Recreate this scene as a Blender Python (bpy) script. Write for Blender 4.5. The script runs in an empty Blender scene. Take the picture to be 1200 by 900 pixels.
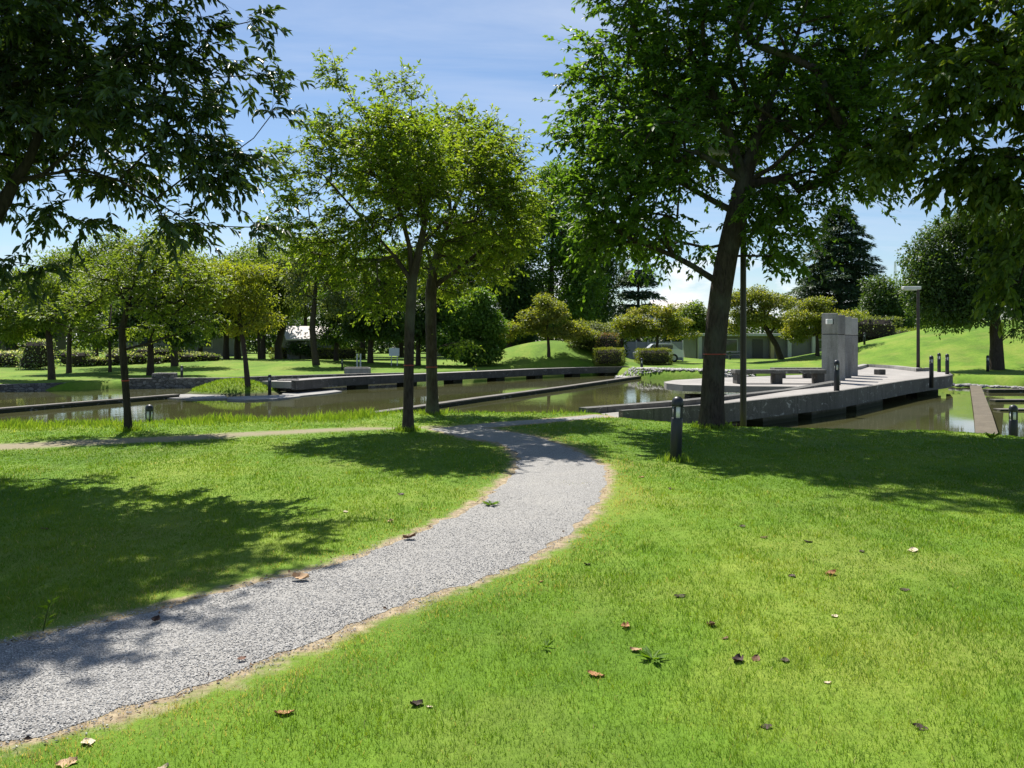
import bpy, math, random
import numpy as np
from mathutils import Vector, Matrix
from mathutils.geometry import tessellate_polygon

R = math.radians
F, HZ, CH = 960.0, 400.0, 1.70          # focal length in photo pixels, horizon row, eye height
SUN_EL, SUN_AZ = 57.0, -22.0            # azimuth from +Y towards +X
scene = bpy.context.scene
COL = scene.collection
rng = np.random.default_rng(11)
random.seed(5)

# ------------------------------------------------------------------ small helpers
def gp(px, py, z=0.0):
    d = (CH - z) * F / (py - HZ)
    return np.array([(px - 600) / F * d, d, z])
def W(px, py, d):
    return np.array([(px - 600) / F * d, d, CH + (HZ - py) / F * d])
def sstep(t, a=0.0, b=1.0):
    t = np.clip((np.asarray(t, float) - a) / (b - a), 0, 1)
    return t * t * (3 - 2 * t)
def norm(v):
    n = np.linalg.norm(v, axis=-1, keepdims=True)
    return v / np.maximum(n, 1e-9)
def tag(o, label=None, cat=None, group=None, kind=None):
    if label: o['label'] = label
    if cat: o['category'] = cat
    if group: o['group'] = group
    if kind: o['kind'] = kind
    return o
def empty(name, loc, label, cat, group=None, rz=0.0):
    o = bpy.data.objects.new(name, None)
    o.empty_display_size = 0.2
    COL.objects.link(o)
    o.location = [float(v) for v in loc]
    o.rotation_euler = (0, 0, rz)
    return tag(o, label, cat, group)
def mesh_np(name, verts, faces, mat=None, attrs=None, smooth=False):
    """faces: list of (M,k) int arrays; attrs: {name: ('POINT'|'FACE', array)}"""
    me = bpy.data.meshes.new(name)
    verts = np.ascontiguousarray(verts, dtype=np.float32)
    faces = [np.asarray(f, dtype=np.int32) for f in faces if len(f)]
    me.vertices.add(len(verts)); me.vertices.foreach_set('co', verts.ravel())
    loops = np.concatenate([f.ravel() for f in faces])
    starts, off = [], 0
    for f in faces:
        starts.append(off + np.arange(len(f)) * f.shape[1]); off += f.size
    starts = np.concatenate(starts).astype(np.int32)
    me.loops.add(len(loops)); me.loops.foreach_set('vertex_index', loops.astype(np.int32))
    me.polygons.add(len(starts)); me.polygons.foreach_set('loop_start', starts)
    if smooth: me.polygons.foreach_set('use_smooth', np.ones(len(starts), dtype=bool))
    me.update(calc_edges=True)
    if attrs:
        for k, (dom, arr) in attrs.items():
            a = me.attributes.new(k, 'FLOAT', dom)
            a.data.foreach_set('value', np.ascontiguousarray(arr, dtype=np.float32))
    if mat: me.materials.append(mat)
    return me
def link(name, me, parent=None, loc=None):
    o = bpy.data.objects.new(name, me)
    COL.objects.link(o)
    if parent is not None: o.parent = parent
    if loc is not None: o.location = [float(v) for v in loc]
    return o
class MB:
    """collects shapes into one mesh"""
    def __init__(s): s.v, s.f, s.n = [], [], 0
    def add(s, v, f):
        s.v += [tuple(map(float, p)) for p in v]
        s.f += [tuple(i + s.n for i in q) for q in f]
        s.n += len(v)
    def box(s, c, size, rz=0.0, bev=0.0):
        hx, hy, hz = size[0] / 2, size[1] / 2, size[2] / 2
        ca, sa = math.cos(rz), math.sin(rz)
        b = min(bev, hx * .45, hy * .45, hz * .45)
        if b <= 0:
            vs = [(x, y, z) for z in (-hz, hz) for x, y in ((-hx, -hy), (hx, -hy), (hx, hy), (-hx, hy))]
            fs = [(0, 3, 2, 1), (4, 5, 6, 7), (0, 1, 5, 4), (1, 2, 6, 5), (2, 3, 7, 6), (3, 0, 4, 7)]
        else:
            vs, fs = [], []
            prof = [(-hz, b), (-hz + b, 0), (hz - b, 0), (hz, b)]
            for z, i in prof:
                x0, y0 = hx - i, hy - i
                q = b if i == 0 else b * .3
                vs += [(-x0 + q, -y0, z), (x0 - q, -y0, z), (x0, -y0 + q, z), (x0, y0 - q, z),
                       (x0 - q, y0, z), (-x0 + q, y0, z), (-x0, y0 - q, z), (-x0, -y0 + q, z)]
            for k in range(3):
                for j in range(8):
                    fs.append((k * 8 + j, k * 8 + (j + 1) % 8, k * 8 + 8 + (j + 1) % 8, k * 8 + 8 + j))
            fs += [tuple(range(7, -1, -1)), tuple(range(24, 32))]
        s.add([(c[0] + x * ca - y * sa, c[1] + x * sa + y * ca, c[2] + z) for x, y, z in vs], fs)
        return s
    def prism(s, poly, z0, z1):
        n = len(poly)
        a = sum(poly[i][0] * poly[(i + 1) % n][1] - poly[(i + 1) % n][0] * poly[i][1] for i in range(n))
        z0 = list(z0) if hasattr(z0, '__len__') else [z0] * n
        z1 = list(z1) if hasattr(z1, '__len__') else [z1] * n
        if a < 0: poly, z0, z1 = poly[::-1], z0[::-1], z1[::-1]
        vs = [(p[0], p[1], z) for p, z in zip(poly, z0)] + [(p[0], p[1], z) for p, z in zip(poly, z1)]
        tr = tessellate_polygon([[Vector((p[0], p[1], 0)) for p in poly]])
        fs = []
        for t in tr:
            (ax, ay), (bx, by), (cx, cy) = [poly[i][:2] for i in t]
            if (bx - ax) * (cy - ay) - (by - ay) * (cx - ax) < 0: t = t[::-1]
            fs.append(tuple(n + i for i in t)); fs.append(tuple(reversed(t)))
        for i in range(n):
            j = (i + 1) % n
            fs.append((i, j, n + j, n + i))
        s.add(vs, fs); return s
    def lathe(s, c, prof, n=16, rx=1.0):
        vs, fs = [], []
        for r, z in prof:
            for k in range(n):
                a = 2 * math.pi * k / n
                vs.append((c[0] + r * math.cos(a), c[1] + r * math.sin(a), c[2] + z))
        for i in range(len(prof) - 1):
            for k in range(n):
                fs.append((i * n + k, i * n + (k + 1) % n, (i + 1) * n + (k + 1) % n, (i + 1) * n + k))
        fs.append(tuple(range(n - 1, -1, -1)))
        fs.append(tuple((len(prof) - 1) * n + k for k in range(n)))
        s.add(vs, fs); return s
    def build(s, name, mat, parent=None, loc=None, smooth=False):
        me = bpy.data.meshes.new(name)
        me.from_pydata(s.v, [], s.f); me.update()
        if smooth: me.shade_smooth() if hasattr(me, 'shade_smooth') else None
        if mat: me.materials.append(mat)
        return link(name, me, parent, loc)
def copy_tree(o, parent=None):
    c = o.copy(); COL.objects.link(c)
    if parent is not None: c.parent = parent
    for ch in list(o.children): copy_tree(ch, c)
    return c

# ------------------------------------------------------------------ smooth pseudo-noise
_w = np.random.default_rng(3)
_dirs = [(_w.normal(size=2), _w.uniform(0, 6.28)) for _ in range(28)]
def snoise(x, y, scale):
    v = 0
    for k, (d, p) in enumerate(_dirs):
        f = (0.6 + 0.12 * k) / scale
        v = v + np.sin(x * d[0] * f + y * d[1] * f + p) / (1 + .06 * k)
    return v / 5.0

# ------------------------------------------------------------------ material kit
def newmat(name):
    m = bpy.data.materials.new(name); m.use_nodes = True
    nt = m.node_tree; nt.nodes.clear()
    out = nt.nodes.new('ShaderNodeOutputMaterial')
    return m, nt, out
def nd(nt, t, **kw):
    n = nt.nodes.new(t)
    for k, v in kw.items():
        if k in n.inputs.keys(): n.inputs[k].default_value = v
        else: setattr(n, k, v)
    return n
def ramp(nt, fac, stops):
    r = nt.nodes.new('ShaderNodeValToRGB')
    e = r.color_ramp.elements
    while len(e) < len(stops): e.new(0.5)
    for el, (p, c) in zip(e, stops):
        el.position = p; el.color = (*c, 1) if len(c) == 3 else c
    nt.links.new(fac, r.inputs[0]); return r.outputs[0]
def mixc(nt, fac, a, b, mode='MIX'):
    m = nt.nodes.new('ShaderNodeMix'); m.data_type = 'RGBA'; m.blend_type = mode
    for s, v in ((0, fac), (6, a), (7, b)):
        if hasattr(v, 'is_linked'): nt.links.new(v, m.inputs[s])
        else: m.inputs[s].default_value = v if s == 0 else (*v, 1)
    return m.outputs[2]
def math_(nt, op, a, b=0.0, c=None, clamp=False):
    m = nt.nodes.new('ShaderNodeMath'); m.operation = op; m.use_clamp = clamp
    for i, v in enumerate((a, b, c)):
        if v is None: continue
        if hasattr(v, 'is_linked'): nt.links.new(v, m.inputs[i])
        else: m.inputs[i].default_value = v
    return m.outputs[0]
def noise(nt, scale, detail=4, rough=.55, vec=None, dist=0.0):
    n = nd(nt, 'ShaderNodeTexNoise', Scale=scale, Detail=detail, Roughness=rough, Distortion=dist)
    if vec is not None: nt.links.new(vec, n.inputs['Vector'])
    return n.outputs['Fac']
def pos(nt, scale=(1, 1, 1)):
    g = nt.nodes.new('ShaderNodeNewGeometry')
    m = nd(nt, 'ShaderNodeMapping'); m.inputs['Scale'].default_value = scale
    nt.links.new(g.outputs['Position'], m.inputs['Vector']); return m.outputs[0]
def objc(nt, scale=(1, 1, 1)):
    g = nt.nodes.new('ShaderNodeTexCoord')
    m = nd(nt, 'ShaderNodeMapping'); m.inputs['Scale'].default_value = scale
    nt.links.new(g.outputs['Object'], m.inputs['Vector']); return m.outputs[0]
def attr(nt, name):
    a = nt.nodes.new('ShaderNodeAttribute'); a.attribute_name = name; return a.outputs['Fac']
def bsdf(nt, out, col, rough=.7, bump=None, bstr=.3, bdist=.02, spec=.4, metal=0.0):
    b = nt.nodes.new('ShaderNodeBsdfPrincipled')
    if hasattr(col, 'is_linked'): nt.links.new(col, b.inputs['Base Color'])
    else: b.inputs['Base Color'].default_value = (*col, 1)
    if hasattr(rough, 'is_linked'): nt.links.new(rough, b.inputs['Roughness'])
    else: b.inputs['Roughness'].default_value = rough
    b.inputs['Specular IOR Level'].default_value = spec
    b.inputs['Metallic'].default_value = metal
    if bump is not None:
        bp = nd(nt, 'ShaderNodeBump', Strength=bstr, Distance=bdist)
        nt.links.new(bump, bp.inputs['Height']); nt.links.new(bp.outputs[0], b.inputs['Normal'])
    if out is not None: nt.links.new(b.outputs[0], out.inputs[0])
    return b
def leaf_mat(name, c0, c1, c2, trans=.38, tcol=None, rough=.5, spec=.35, straw=None):
    m, nt, out = newmat(name)
    col = ramp(nt, attr(nt, 'rnd'), [(0, c0), (.55, c1), (1, c2)] if not straw else [(0, c0), (.52, c1), (.86, c2), (.93, straw)])
    b = bsdf(nt, None, col, rough, spec=spec)
    t = nt.nodes.new('ShaderNodeBsdfTranslucent')
    tc = mixc(nt, 1.0, col, tcol or (2.1, 2.0, .6), 'MULTIPLY')
    nt.links.new(tc, t.inputs[0])
    mx = nd(nt, 'ShaderNodeMixShader'); mx.inputs[0].default_value = trans
    nt.links.new(b.outputs[0], mx.inputs[1]); nt.links.new(t.outputs[0], mx.inputs[2])
    nt.links.new(mx.outputs[0], out.inputs[0]); return m
def plain_mat(name, c, rough=.5, var=.25, scale=8.0, metal=0.0, bstr=.15, spec=.4):
    m, nt, out = newmat(name)
    n = noise(nt, scale, 5, .6, objc(nt))
    col = ramp(nt, n, [(.25, tuple(v * (1 - var) for v in c)), (.75, tuple(min(1, v * (1 + var)) for v in c))])
    bsdf(nt, out, col, rough, n, bstr, .01, spec, metal); return m
def bark_mat(name, c0, c1, lichen=None):
    m, nt, out = newmat(name)
    v = pos(nt, (7, 7, 1.6))
    n = noise(nt, 3.5, 6, .65, v, .6); n2 = noise(nt, 1.3, 3, .5, pos(nt))
    col = ramp(nt, n, [(.3, c0), (.7, c1)])
    if lichen: col = mixc(nt, math_(nt, 'MULTIPLY', ramp(nt, n2, [(.5, (0, 0, 0)), (.68, (1, 1, 1))]), .55), col, lichen)
    bsdf(nt, out, col, .9, n, .9, .03, .15); return m
def concrete_mat(name, c, streak=.5, dark=(.09, .085, .08), spots=None):
    m, nt, out = newmat(name)
    p = pos(nt)
    n = noise(nt, 1.1, 5, .6, p); f = noise(nt, 26, 4, .7, p); s = noise(nt, 1.0, 5, .7, pos(nt, (5, 5, .55)))
    col = ramp(nt, n, [(.25, tuple(v * .72 for v in c)), (.75, tuple(v * 1.12 for v in c))])
    col = mixc(nt, math_(nt, 'MULTIPLY', ramp(nt, s, [(.47, (0, 0, 0)), (.7, (1, 1, 1))]), streak), col, dark)
    col = mixc(nt, .35, col, ramp(nt, f, [(.3, (.25, .25, .25)), (.7, (.95, .95, .95))]), 'SOFT_LIGHT')
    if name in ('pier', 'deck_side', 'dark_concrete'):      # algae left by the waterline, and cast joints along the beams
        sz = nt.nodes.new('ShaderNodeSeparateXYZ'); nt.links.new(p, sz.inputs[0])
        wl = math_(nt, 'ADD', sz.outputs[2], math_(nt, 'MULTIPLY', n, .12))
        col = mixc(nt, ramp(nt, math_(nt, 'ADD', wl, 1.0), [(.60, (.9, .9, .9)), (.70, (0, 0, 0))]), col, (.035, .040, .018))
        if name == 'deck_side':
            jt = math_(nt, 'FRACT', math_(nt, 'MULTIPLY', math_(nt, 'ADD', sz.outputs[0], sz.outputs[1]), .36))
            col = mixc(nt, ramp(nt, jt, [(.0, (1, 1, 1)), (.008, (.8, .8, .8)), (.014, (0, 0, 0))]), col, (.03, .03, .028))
    if name == 'pillar':
        oi = nt.nodes.new('ShaderNodeObjectInfo'); col = mixc(nt, 1.0, col, ramp(nt, oi.outputs['Random'], [(0, (.72, .72, .74)), (1, (1.2, 1.19, 1.16))]), 'MULTIPLY')
    if spots: col = mixc(nt, ramp(nt, noise(nt, 3.2, 6, .75, pos(nt, (1, 1, 1.6)), .8), [(.58, (0, 0, 0)), (.66, (1, 1, 1))]), col, spots)
    bsdf(nt, out, col, .85, f, .35, .01, .25); return m
def stone_mat(name, c0, c1, mortar, scale=2.2):
    m, nt, out = newmat(name)
    p = pos(nt, (1, 1, 1.7))
    v = nd(nt, 'ShaderNodeTexVoronoi', Scale=scale); v.feature = 'DISTANCE_TO_EDGE'; nt.links.new(p, v.inputs['Vector'])
    w = nd(nt, 'ShaderNodeTexVoronoi', Scale=scale); nt.links.new(p, w.inputs['Vector'])
    sep = nt.nodes.new('ShaderNodeSeparateColor'); nt.links.new(w.outputs['Color'], sep.inputs[0])
    col = ramp(nt, sep.outputs[0], [(0, c0), (1, c1)])
    e = ramp(nt, v.outputs['Distance'], [(.02, (0, 0, 0)), (.07, (1, 1, 1))])
    col = mixc(nt, e, mortar, col)
    bsdf(nt, out, col, .85, e, .6, .03, .2); return m

M = {}
M['bark'] = bark_mat('bark', (.028, .022, .018), (.095, .075, .06), (.13, .14, .10))
M['bark_dark'] = bark_mat('bark_dark', (.02, .017, .014), (.06, .05, .042))
M['bark_far'] = bark_mat('bark_far', (.035, .028, .022), (.09, .07, .055))
M['leaf_big'] = leaf_mat('leaf_big', (.036, .078, .012), (.072, .145, .021), (.13, .22, .034), .52)
M['leaf_oak'] = leaf_mat('leaf_oak', (.026, .046, .016), (.042, .076, .020), (.070, .110, .028), .26, rough=.42, spec=.5)
M['leaf_yellow'] = leaf_mat('leaf_yellow', (.095, .13, .018), (.165, .205, .028), (.25, .26, .040), .52)
M['leaf_keyaki'] = leaf_mat('leaf_keyaki', (.070, .122, .017), (.122, .190, .027), (.21, .26, .042), .50)
M['leaf_cherry'] = leaf_mat('leaf_cherry', (.042, .080, .013), (.085, .140, .022), (.18, .22, .036), .46)
M['leaf_mid'] = leaf_mat('leaf_mid', (.065, .105, .020), (.11, .165, .028), (.17, .22, .042), .44)
M['leaf_dark'] = leaf_mat('leaf_dark', (.030, .060, .017), (.052, .096, .024), (.085, .14, .034), .34)
M['leaf_bright'] = leaf_mat('leaf_bright', (.05, .11, .015), (.09, .175, .024), (.14, .23, .034), .42)
M['leaf_maple'] = leaf_mat('leaf_maple', (.095, .125, .025), (.165, .20, .036), (.28, .26, .065), .44)
M['leaf_grey'] = leaf_mat('leaf_grey', (.075, .10, .040), (.12, .155, .060), (.18, .21, .085), .36)
M['leaf_conifer'] = leaf_mat('leaf_conifer', (.030, .060, .032), (.050, .092, .045), (.078, .128, .060), .18)
M['leaf_flower'] = leaf_mat('leaf_flower', (.08, .14, .03), (.14, .21, .05), (.66, .66, .58), .3)
M['leaf_pinkbush'] = leaf_mat('leaf_pinkbush', (.06, .10, .02), (.13, .14, .04), (.42, .20, .16), .25)
M['hedge_leaf'] = leaf_mat('hedge_leaf', (.07, .10, .014), (.15, .185, .024), (.26, .26, .04), .3)
M['grass'] = leaf_mat('grass', (.062, .140, .012), (.128, .235, .018), (.24, .300, .040), .42, (1.5, 1.45, .5), rough=.6, spec=.25, straw=(.46, .38, .19))
M['tall_grass'] = leaf_mat('tall_grass', (.12, .21, .022), (.20, .31, .035), (.32, .37, .08), .45, (1.4, 1.35, .6), rough=.6, spec=.25)
M['concrete'] = concrete_mat('concrete', (.33, .315, .29), .5)
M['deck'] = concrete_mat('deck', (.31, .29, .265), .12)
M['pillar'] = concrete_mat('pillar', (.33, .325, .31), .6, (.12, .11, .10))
M['deck_side'] = concrete_mat('deck_side', (.125, .12, .108), .75, (.06, .058, .052), (.42, .41, .39))  # stained concrete for near sides, base colour darkened to imitate their shade
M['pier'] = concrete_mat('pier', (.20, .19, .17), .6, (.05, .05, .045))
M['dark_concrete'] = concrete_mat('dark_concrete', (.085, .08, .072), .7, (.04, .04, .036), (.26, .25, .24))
M['weir_top'] = concrete_mat('weir_top', (.17, .155, .13), .6)
M['wet_weir'] = concrete_mat('wet_weir', (.135, .112, .078), .6, (.05, .045, .03))
M['apron'] = concrete_mat('apron', (.29, .28, .26), .5)
M['stone'] = stone_mat('stone', (.10, .095, .09), (.24, .23, .215), (.07, .065, .06), 5.0)
M['bollard'] = plain_mat('bollard', (.021, .024, .031), .42, .2, 20, 0.0, .05)
M['pole'] = plain_mat('pole', (.045, .034, .030), .45, .25, 9)
M['diffuser'] = plain_mat('diffuser', (.72, .72, .69), .35, .06, 8, 0, .02)
M['lamp_box'] = plain_mat('lamp_box', (.55, .55, .53), .4, .1, 6)
M['red_tape'] = plain_mat('red_tape', (.34, .06, .04), .5, .2, 30)
M['sign_white'] = plain_mat('sign_white', (.66, .69, .72), .45, .08, 5)
M['panel'] = plain_mat('panel', (.34, .34, .35), .6, .1, 1.0)
M['wall_grey'] = plain_mat('wall_grey', (.17, .165, .16), .8, .2, .6)
M['wall_dark'] = plain_mat('wall_dark', (.07, .065, .06), .8, .2, .6)
M['wall_pale'] = plain_mat('wall_pale', (.42, .42, .40), .8, .12, .6)
M['roof_pale'] = plain_mat('roof_pale', (.62, .56, .53), .6, .12, 1.5)
M['roof_dark'] = plain_mat('roof_dark', (.10, .10, .11), .6, .2, 1.5)
M['ochre'] = plain_mat('ochre', (.42, .34, .17), .8, .15, 2)
M['glass'] = plain_mat('glass', (.03, .04, .045), .08, .1, 2, 0, .0, .6)
M['car'] = plain_mat('car', (.62, .65, .68), .25, .04, 2, .1, .0, .6)
M['rubber'] = plain_mat('rubber', (.02, .02, .02), .8, .2, 9)
M['wood'] = plain_mat('wood', (.05, .06, .075), .6, .25, 6)
M['rock'] = plain_mat('rock', (.27, .26, .245), .85, .35, 4, 0, .5)
M['bed'] = plain_mat('bed', (.40, .385, .36), .85, .25, 3, 0, .3)
for nm, c in (('orange', (.42, .20, .085)), ('tan', (.50, .33, .18)), ('brown', (.15, .065, .035)), ('dark', (.055, .030, .022)), ('pale', (.58, .47, .33))):
    M['litter_' + nm] = plain_mat('litter_' + nm, c, .7, .45, 45, 0, .3)

# ------------------------------------------------------------------ ground plan (metres)
def poly2(pts, z): return [tuple(gp(px, py, z)[:2]) for px, py in pts]
POND = (poly2([(-260, 497), (0, 499), (150, 497), (300, 493), (400, 490), (470, 484), (560, 483.5), (690, 484), (735, 491),
               (850, 500), (1000, 503), (1140, 507), (1200, 512), (1420, 524)], 0.0)
        + poly2([(1500, 459), (1200, 454.5), (1120, 450)], -.55)
        + [(22.5, 44.5), (15.5, 45.5), (12.0, 46.5), (8.0, 50.0), (7.2, 54.5), (4.5, 57.0), (0, 55.5), (-4, 50.5), (-10.5, 48.0), (-16.5, 44.5)]
        + poly2([(185, 454), (0, 458), (-300, 462)], -.55))
PATH_L = [(-60, 778), (0, 757), (100, 735), (200, 711), (280, 690), (350, 672), (420, 652), (480, 629), (530, 606), (570, 584), (598, 559),
          (606, 547), (609, 537), (598, 526), (582, 519.5), (551, 514.5), (519, 506.5), (505, 503)]
PATH_R = [(-60, 880), (30, 866), (150, 832), (300, 777), (400, 737), (480, 706), (560, 679), (620, 652), (662, 627), (690, 601), (706, 575),
          (711, 556), (706, 546), (687, 536), (664, 524.5), (627, 513.5), (584, 504), (560, 500.5), (540, 499)]
SPUR = poly2([(530, 503), (560, 501.5), (588, 499), (653, 494), (697, 489), (728, 488), (728, 484.5), (697, 486.2), (653, 489.8), (588, 494), (545, 498.5)], 0)
PATH = poly2(PATH_L, 0) + poly2(PATH_R, 0)[::-1]
TRAIL = poly2([(-200, 533), (0, 527), (150, 521), (300, 512), (420, 505), (520, 502), (520, 499), (420, 500.5), (300, 506), (150, 514), (0, 519), (-200, 523)], 0)
def sdf(poly, x, y):
    """signed distance, negative inside"""
    x = np.asarray(x, float); y = np.asarray(y, float)
    d2 = np.full(x.shape, 1e18); ins = np.zeros(x.shape, bool)
    n = len(poly)
    for i in range(n):
        ax, ay = poly[i]; bx, by = poly[(i + 1) % n]
        ex, ey = bx - ax, by - ay
        t = np.clip(((x - ax) * ex + (y - ay) * ey) / (ex * ex + ey * ey + 1e-12), 0, 1)
        d2 = np.minimum(d2, (x - ax - t * ex) ** 2 + (y - ay - t * ey) ** 2)
        c = (ay > y) != (by > y)
        with np.errstate(divide='ignore', invalid='ignore'):
            xi = ex * (y - ay) / (ey if ey != 0 else 1e-12) + ax
        ins ^= c & (x < xi)
    d = np.sqrt(d2)
    return np.where(ins, -d, d)
def bump(x, y, cx, cy, rx, ry, h, p=1.0):
    r = np.sqrt(((x - cx) / rx) ** 2 + ((y - cy) / ry) ** 2)
    return h * (1 - sstep(r)) ** p
def terr(x, y):
    x = np.asarray(x, float); y = np.asarray(y, float)
    z = .018 * snoise(x, y, 2.2) * sstep(np.hypot(x, y), 0, 6)
    z = z - .2 * sstep(y, 28, 36) * (1 - sstep(y, 46, 60)) * (1 - sstep(x, -8, 2))
    z = z + bump(x, y, 37, 62, 19, 20, 3.3)
    z = z + bump(x, y, 2.9, 62.5, 8.8, 8.5, 1.75)
    z = z + bump(x, y, -20, 62, 16, 9, .35)
    s = sdf(POND, x, y)
    w = 1.3 + 1.7 * (1 - sstep(y, 22, 30))
    z = z - 1.25 * sstep(-s / w)
    z = z + bump(x, y, -11.9, 35.2, 4.9, 3.5, 1.5)
    return z
def tz(x, y): return float(terr(np.array([x]), np.array([y]))[0])

GRID = []
def tgrid(x, y):
    xs, ys, Z = GRID
    i = np.clip(np.searchsorted(xs, x) - 1, 0, len(xs) - 2); j = np.clip(np.searchsorted(ys, y) - 1, 0, len(ys) - 2)
    u = (x - xs[i]) / (xs[i + 1] - xs[i]); v = (y - ys[j]) / (ys[j + 1] - ys[j])
    return Z[j, i] * (1 - u) * (1 - v) + Z[j, i + 1] * u * (1 - v) + Z[j + 1, i] * (1 - u) * v + Z[j + 1, i + 1] * u * v
def build_ground():
    def axis(lo, hi, step, far_lo, far_hi):
        a = list(np.arange(lo, hi + 1e-6, step))
        g, v = step, hi
        while v < far_hi: g *= 1.35; v += g; a.append(v)
        g, v = step, lo
        while v > far_lo: g *= 1.35; v -= g; a.insert(0, v)
        return np.array(a)
    xs = axis(-30, 34, .25, -4000, 4000); ys = axis(1, 76, .25, -400, 5000)
    X, Y = np.meshgrid(xs, ys); nx, ny = len(xs), len(ys)
    x, y = X.ravel(), Y.ravel()
    GRID.extend((xs, ys, terr(x, y).reshape(ny, nx)))
    v = np.stack([x, y, terr(x, y)], 1)
    i = np.arange(nx * ny).reshape(ny, nx)
    q = np.stack([i[:-1, :-1], i[:-1, 1:], i[1:, 1:], i[1:, :-1]], -1).reshape(-1, 4)
    pd = np.minimum(sdf(PATH, x, y), sdf(SPUR, x, y))
    at = {'path_d': ('POINT', pd), 'trail_d': ('POINT', sdf(TRAIL, x, y)), 'bank_d': ('POINT', sdf(POND, x, y)),
          'tone': ('POINT', .5 + .5 * np.clip(snoise(x, y, 1.4), -1, 1))}
    m, nt, out = newmat('lawn')
    p = pos(nt)
    big = noise(nt, .5, 4, .6, p); mid = noise(nt, 3.0, 5, .65, p); fine = noise(nt, 40, 5, .75, p); st = noise(nt, 9, 4, .7, pos(nt, (1, .35, 1)))
    col = ramp(nt, math_(nt, 'ADD', math_(nt, 'MULTIPLY', mid, .5), math_(nt, 'MULTIPLY', attr(nt, 'tone'), .45)),
               [(.2, (.070, .138, .013)), (.5, (.116, .208, .018)), (.82, (.205, .262, .037))])
    col = mixc(nt, math_(nt, 'MULTIPLY', ramp(nt, big, [(.48, (0, 0, 0)), (.68, (1, 1, 1))]), .5), col, (.215, .235, .05))
    col = mixc(nt, .55, col, ramp(nt, fine, [(.25, (.18, .18, .18)), (.75, (.85, .85, .85))]), 'SOFT_LIGHT')
    col = mixc(nt, .3, col, ramp(nt, st, [(.3, (.25, .25, .25)), (.7, (.8, .8, .8))]), 'SOFT_LIGHT')
    # worn earth beside the gravel and along the trail
    e = math_(nt, 'ADD', attr(nt, 'path_d'), math_(nt, 'MULTIPLY', math_(nt, 'SUBTRACT', noise(nt, 3.6, 6, .72, p), .5), .55))
    dirt = ramp(nt, noise(nt, 14, 5, .7, p), [(.3, (.16, .12, .08)), (.55, (.36, .285, .18)), (.75, (.52, .43, .29))])
    col = mixc(nt, ramp(nt, e, [(.04, (1, 1, 1)), (.17, (0, 0, 0))]), col, dirt)
    t = math_(nt, 'ADD', attr(nt, 'trail_d'), math_(nt, 'MULTIPLY', math_(nt, 'SUBTRACT', noise(nt, 2.2, 5, .7, p), .5), .9))
    col = mixc(nt, ramp(nt, math_(nt, 'ADD', t, .5), [(.25, (.9, .9, .9)), (.62, (0, 0, 0))]), col, (.27, .225, .155))
    # mud below the bank
    b = math_(nt, 'ADD', attr(nt, 'bank_d'), math_(nt, 'MULTIPLY', noise(nt, 3, 3, .5, p), .5))
    zs = nt.nodes.new('ShaderNodeSeparateXYZ'); nt.links.new(p, zs.inputs[0])
    lowz = ramp(nt, math_(nt, 'ADD', zs.outputs[2], 1.0), [(.50, (1, 1, 1)), (.62, (0, 0, 0))])
    col = mixc(nt, math_(nt, 'MULTIPLY', lowz, ramp(nt, math_(nt, 'ADD', b, 1.2), [(.1, (1, 1, 1)), (.5, (0, 0, 0))])), col, (.075, .075, .035))
    bsdf(nt, out, col, .9, math_(nt, 'ADD', fine, mid), .5, .03, .15)
    o = link('ground', mesh_np('ground', v, [q], m, at, True)); tag(o, 'wide green lawn running down to the pond and up to grassy mounds', kind='structure')
    # banks are grass above the mud, so the island keeps its turf
build_ground()

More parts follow.
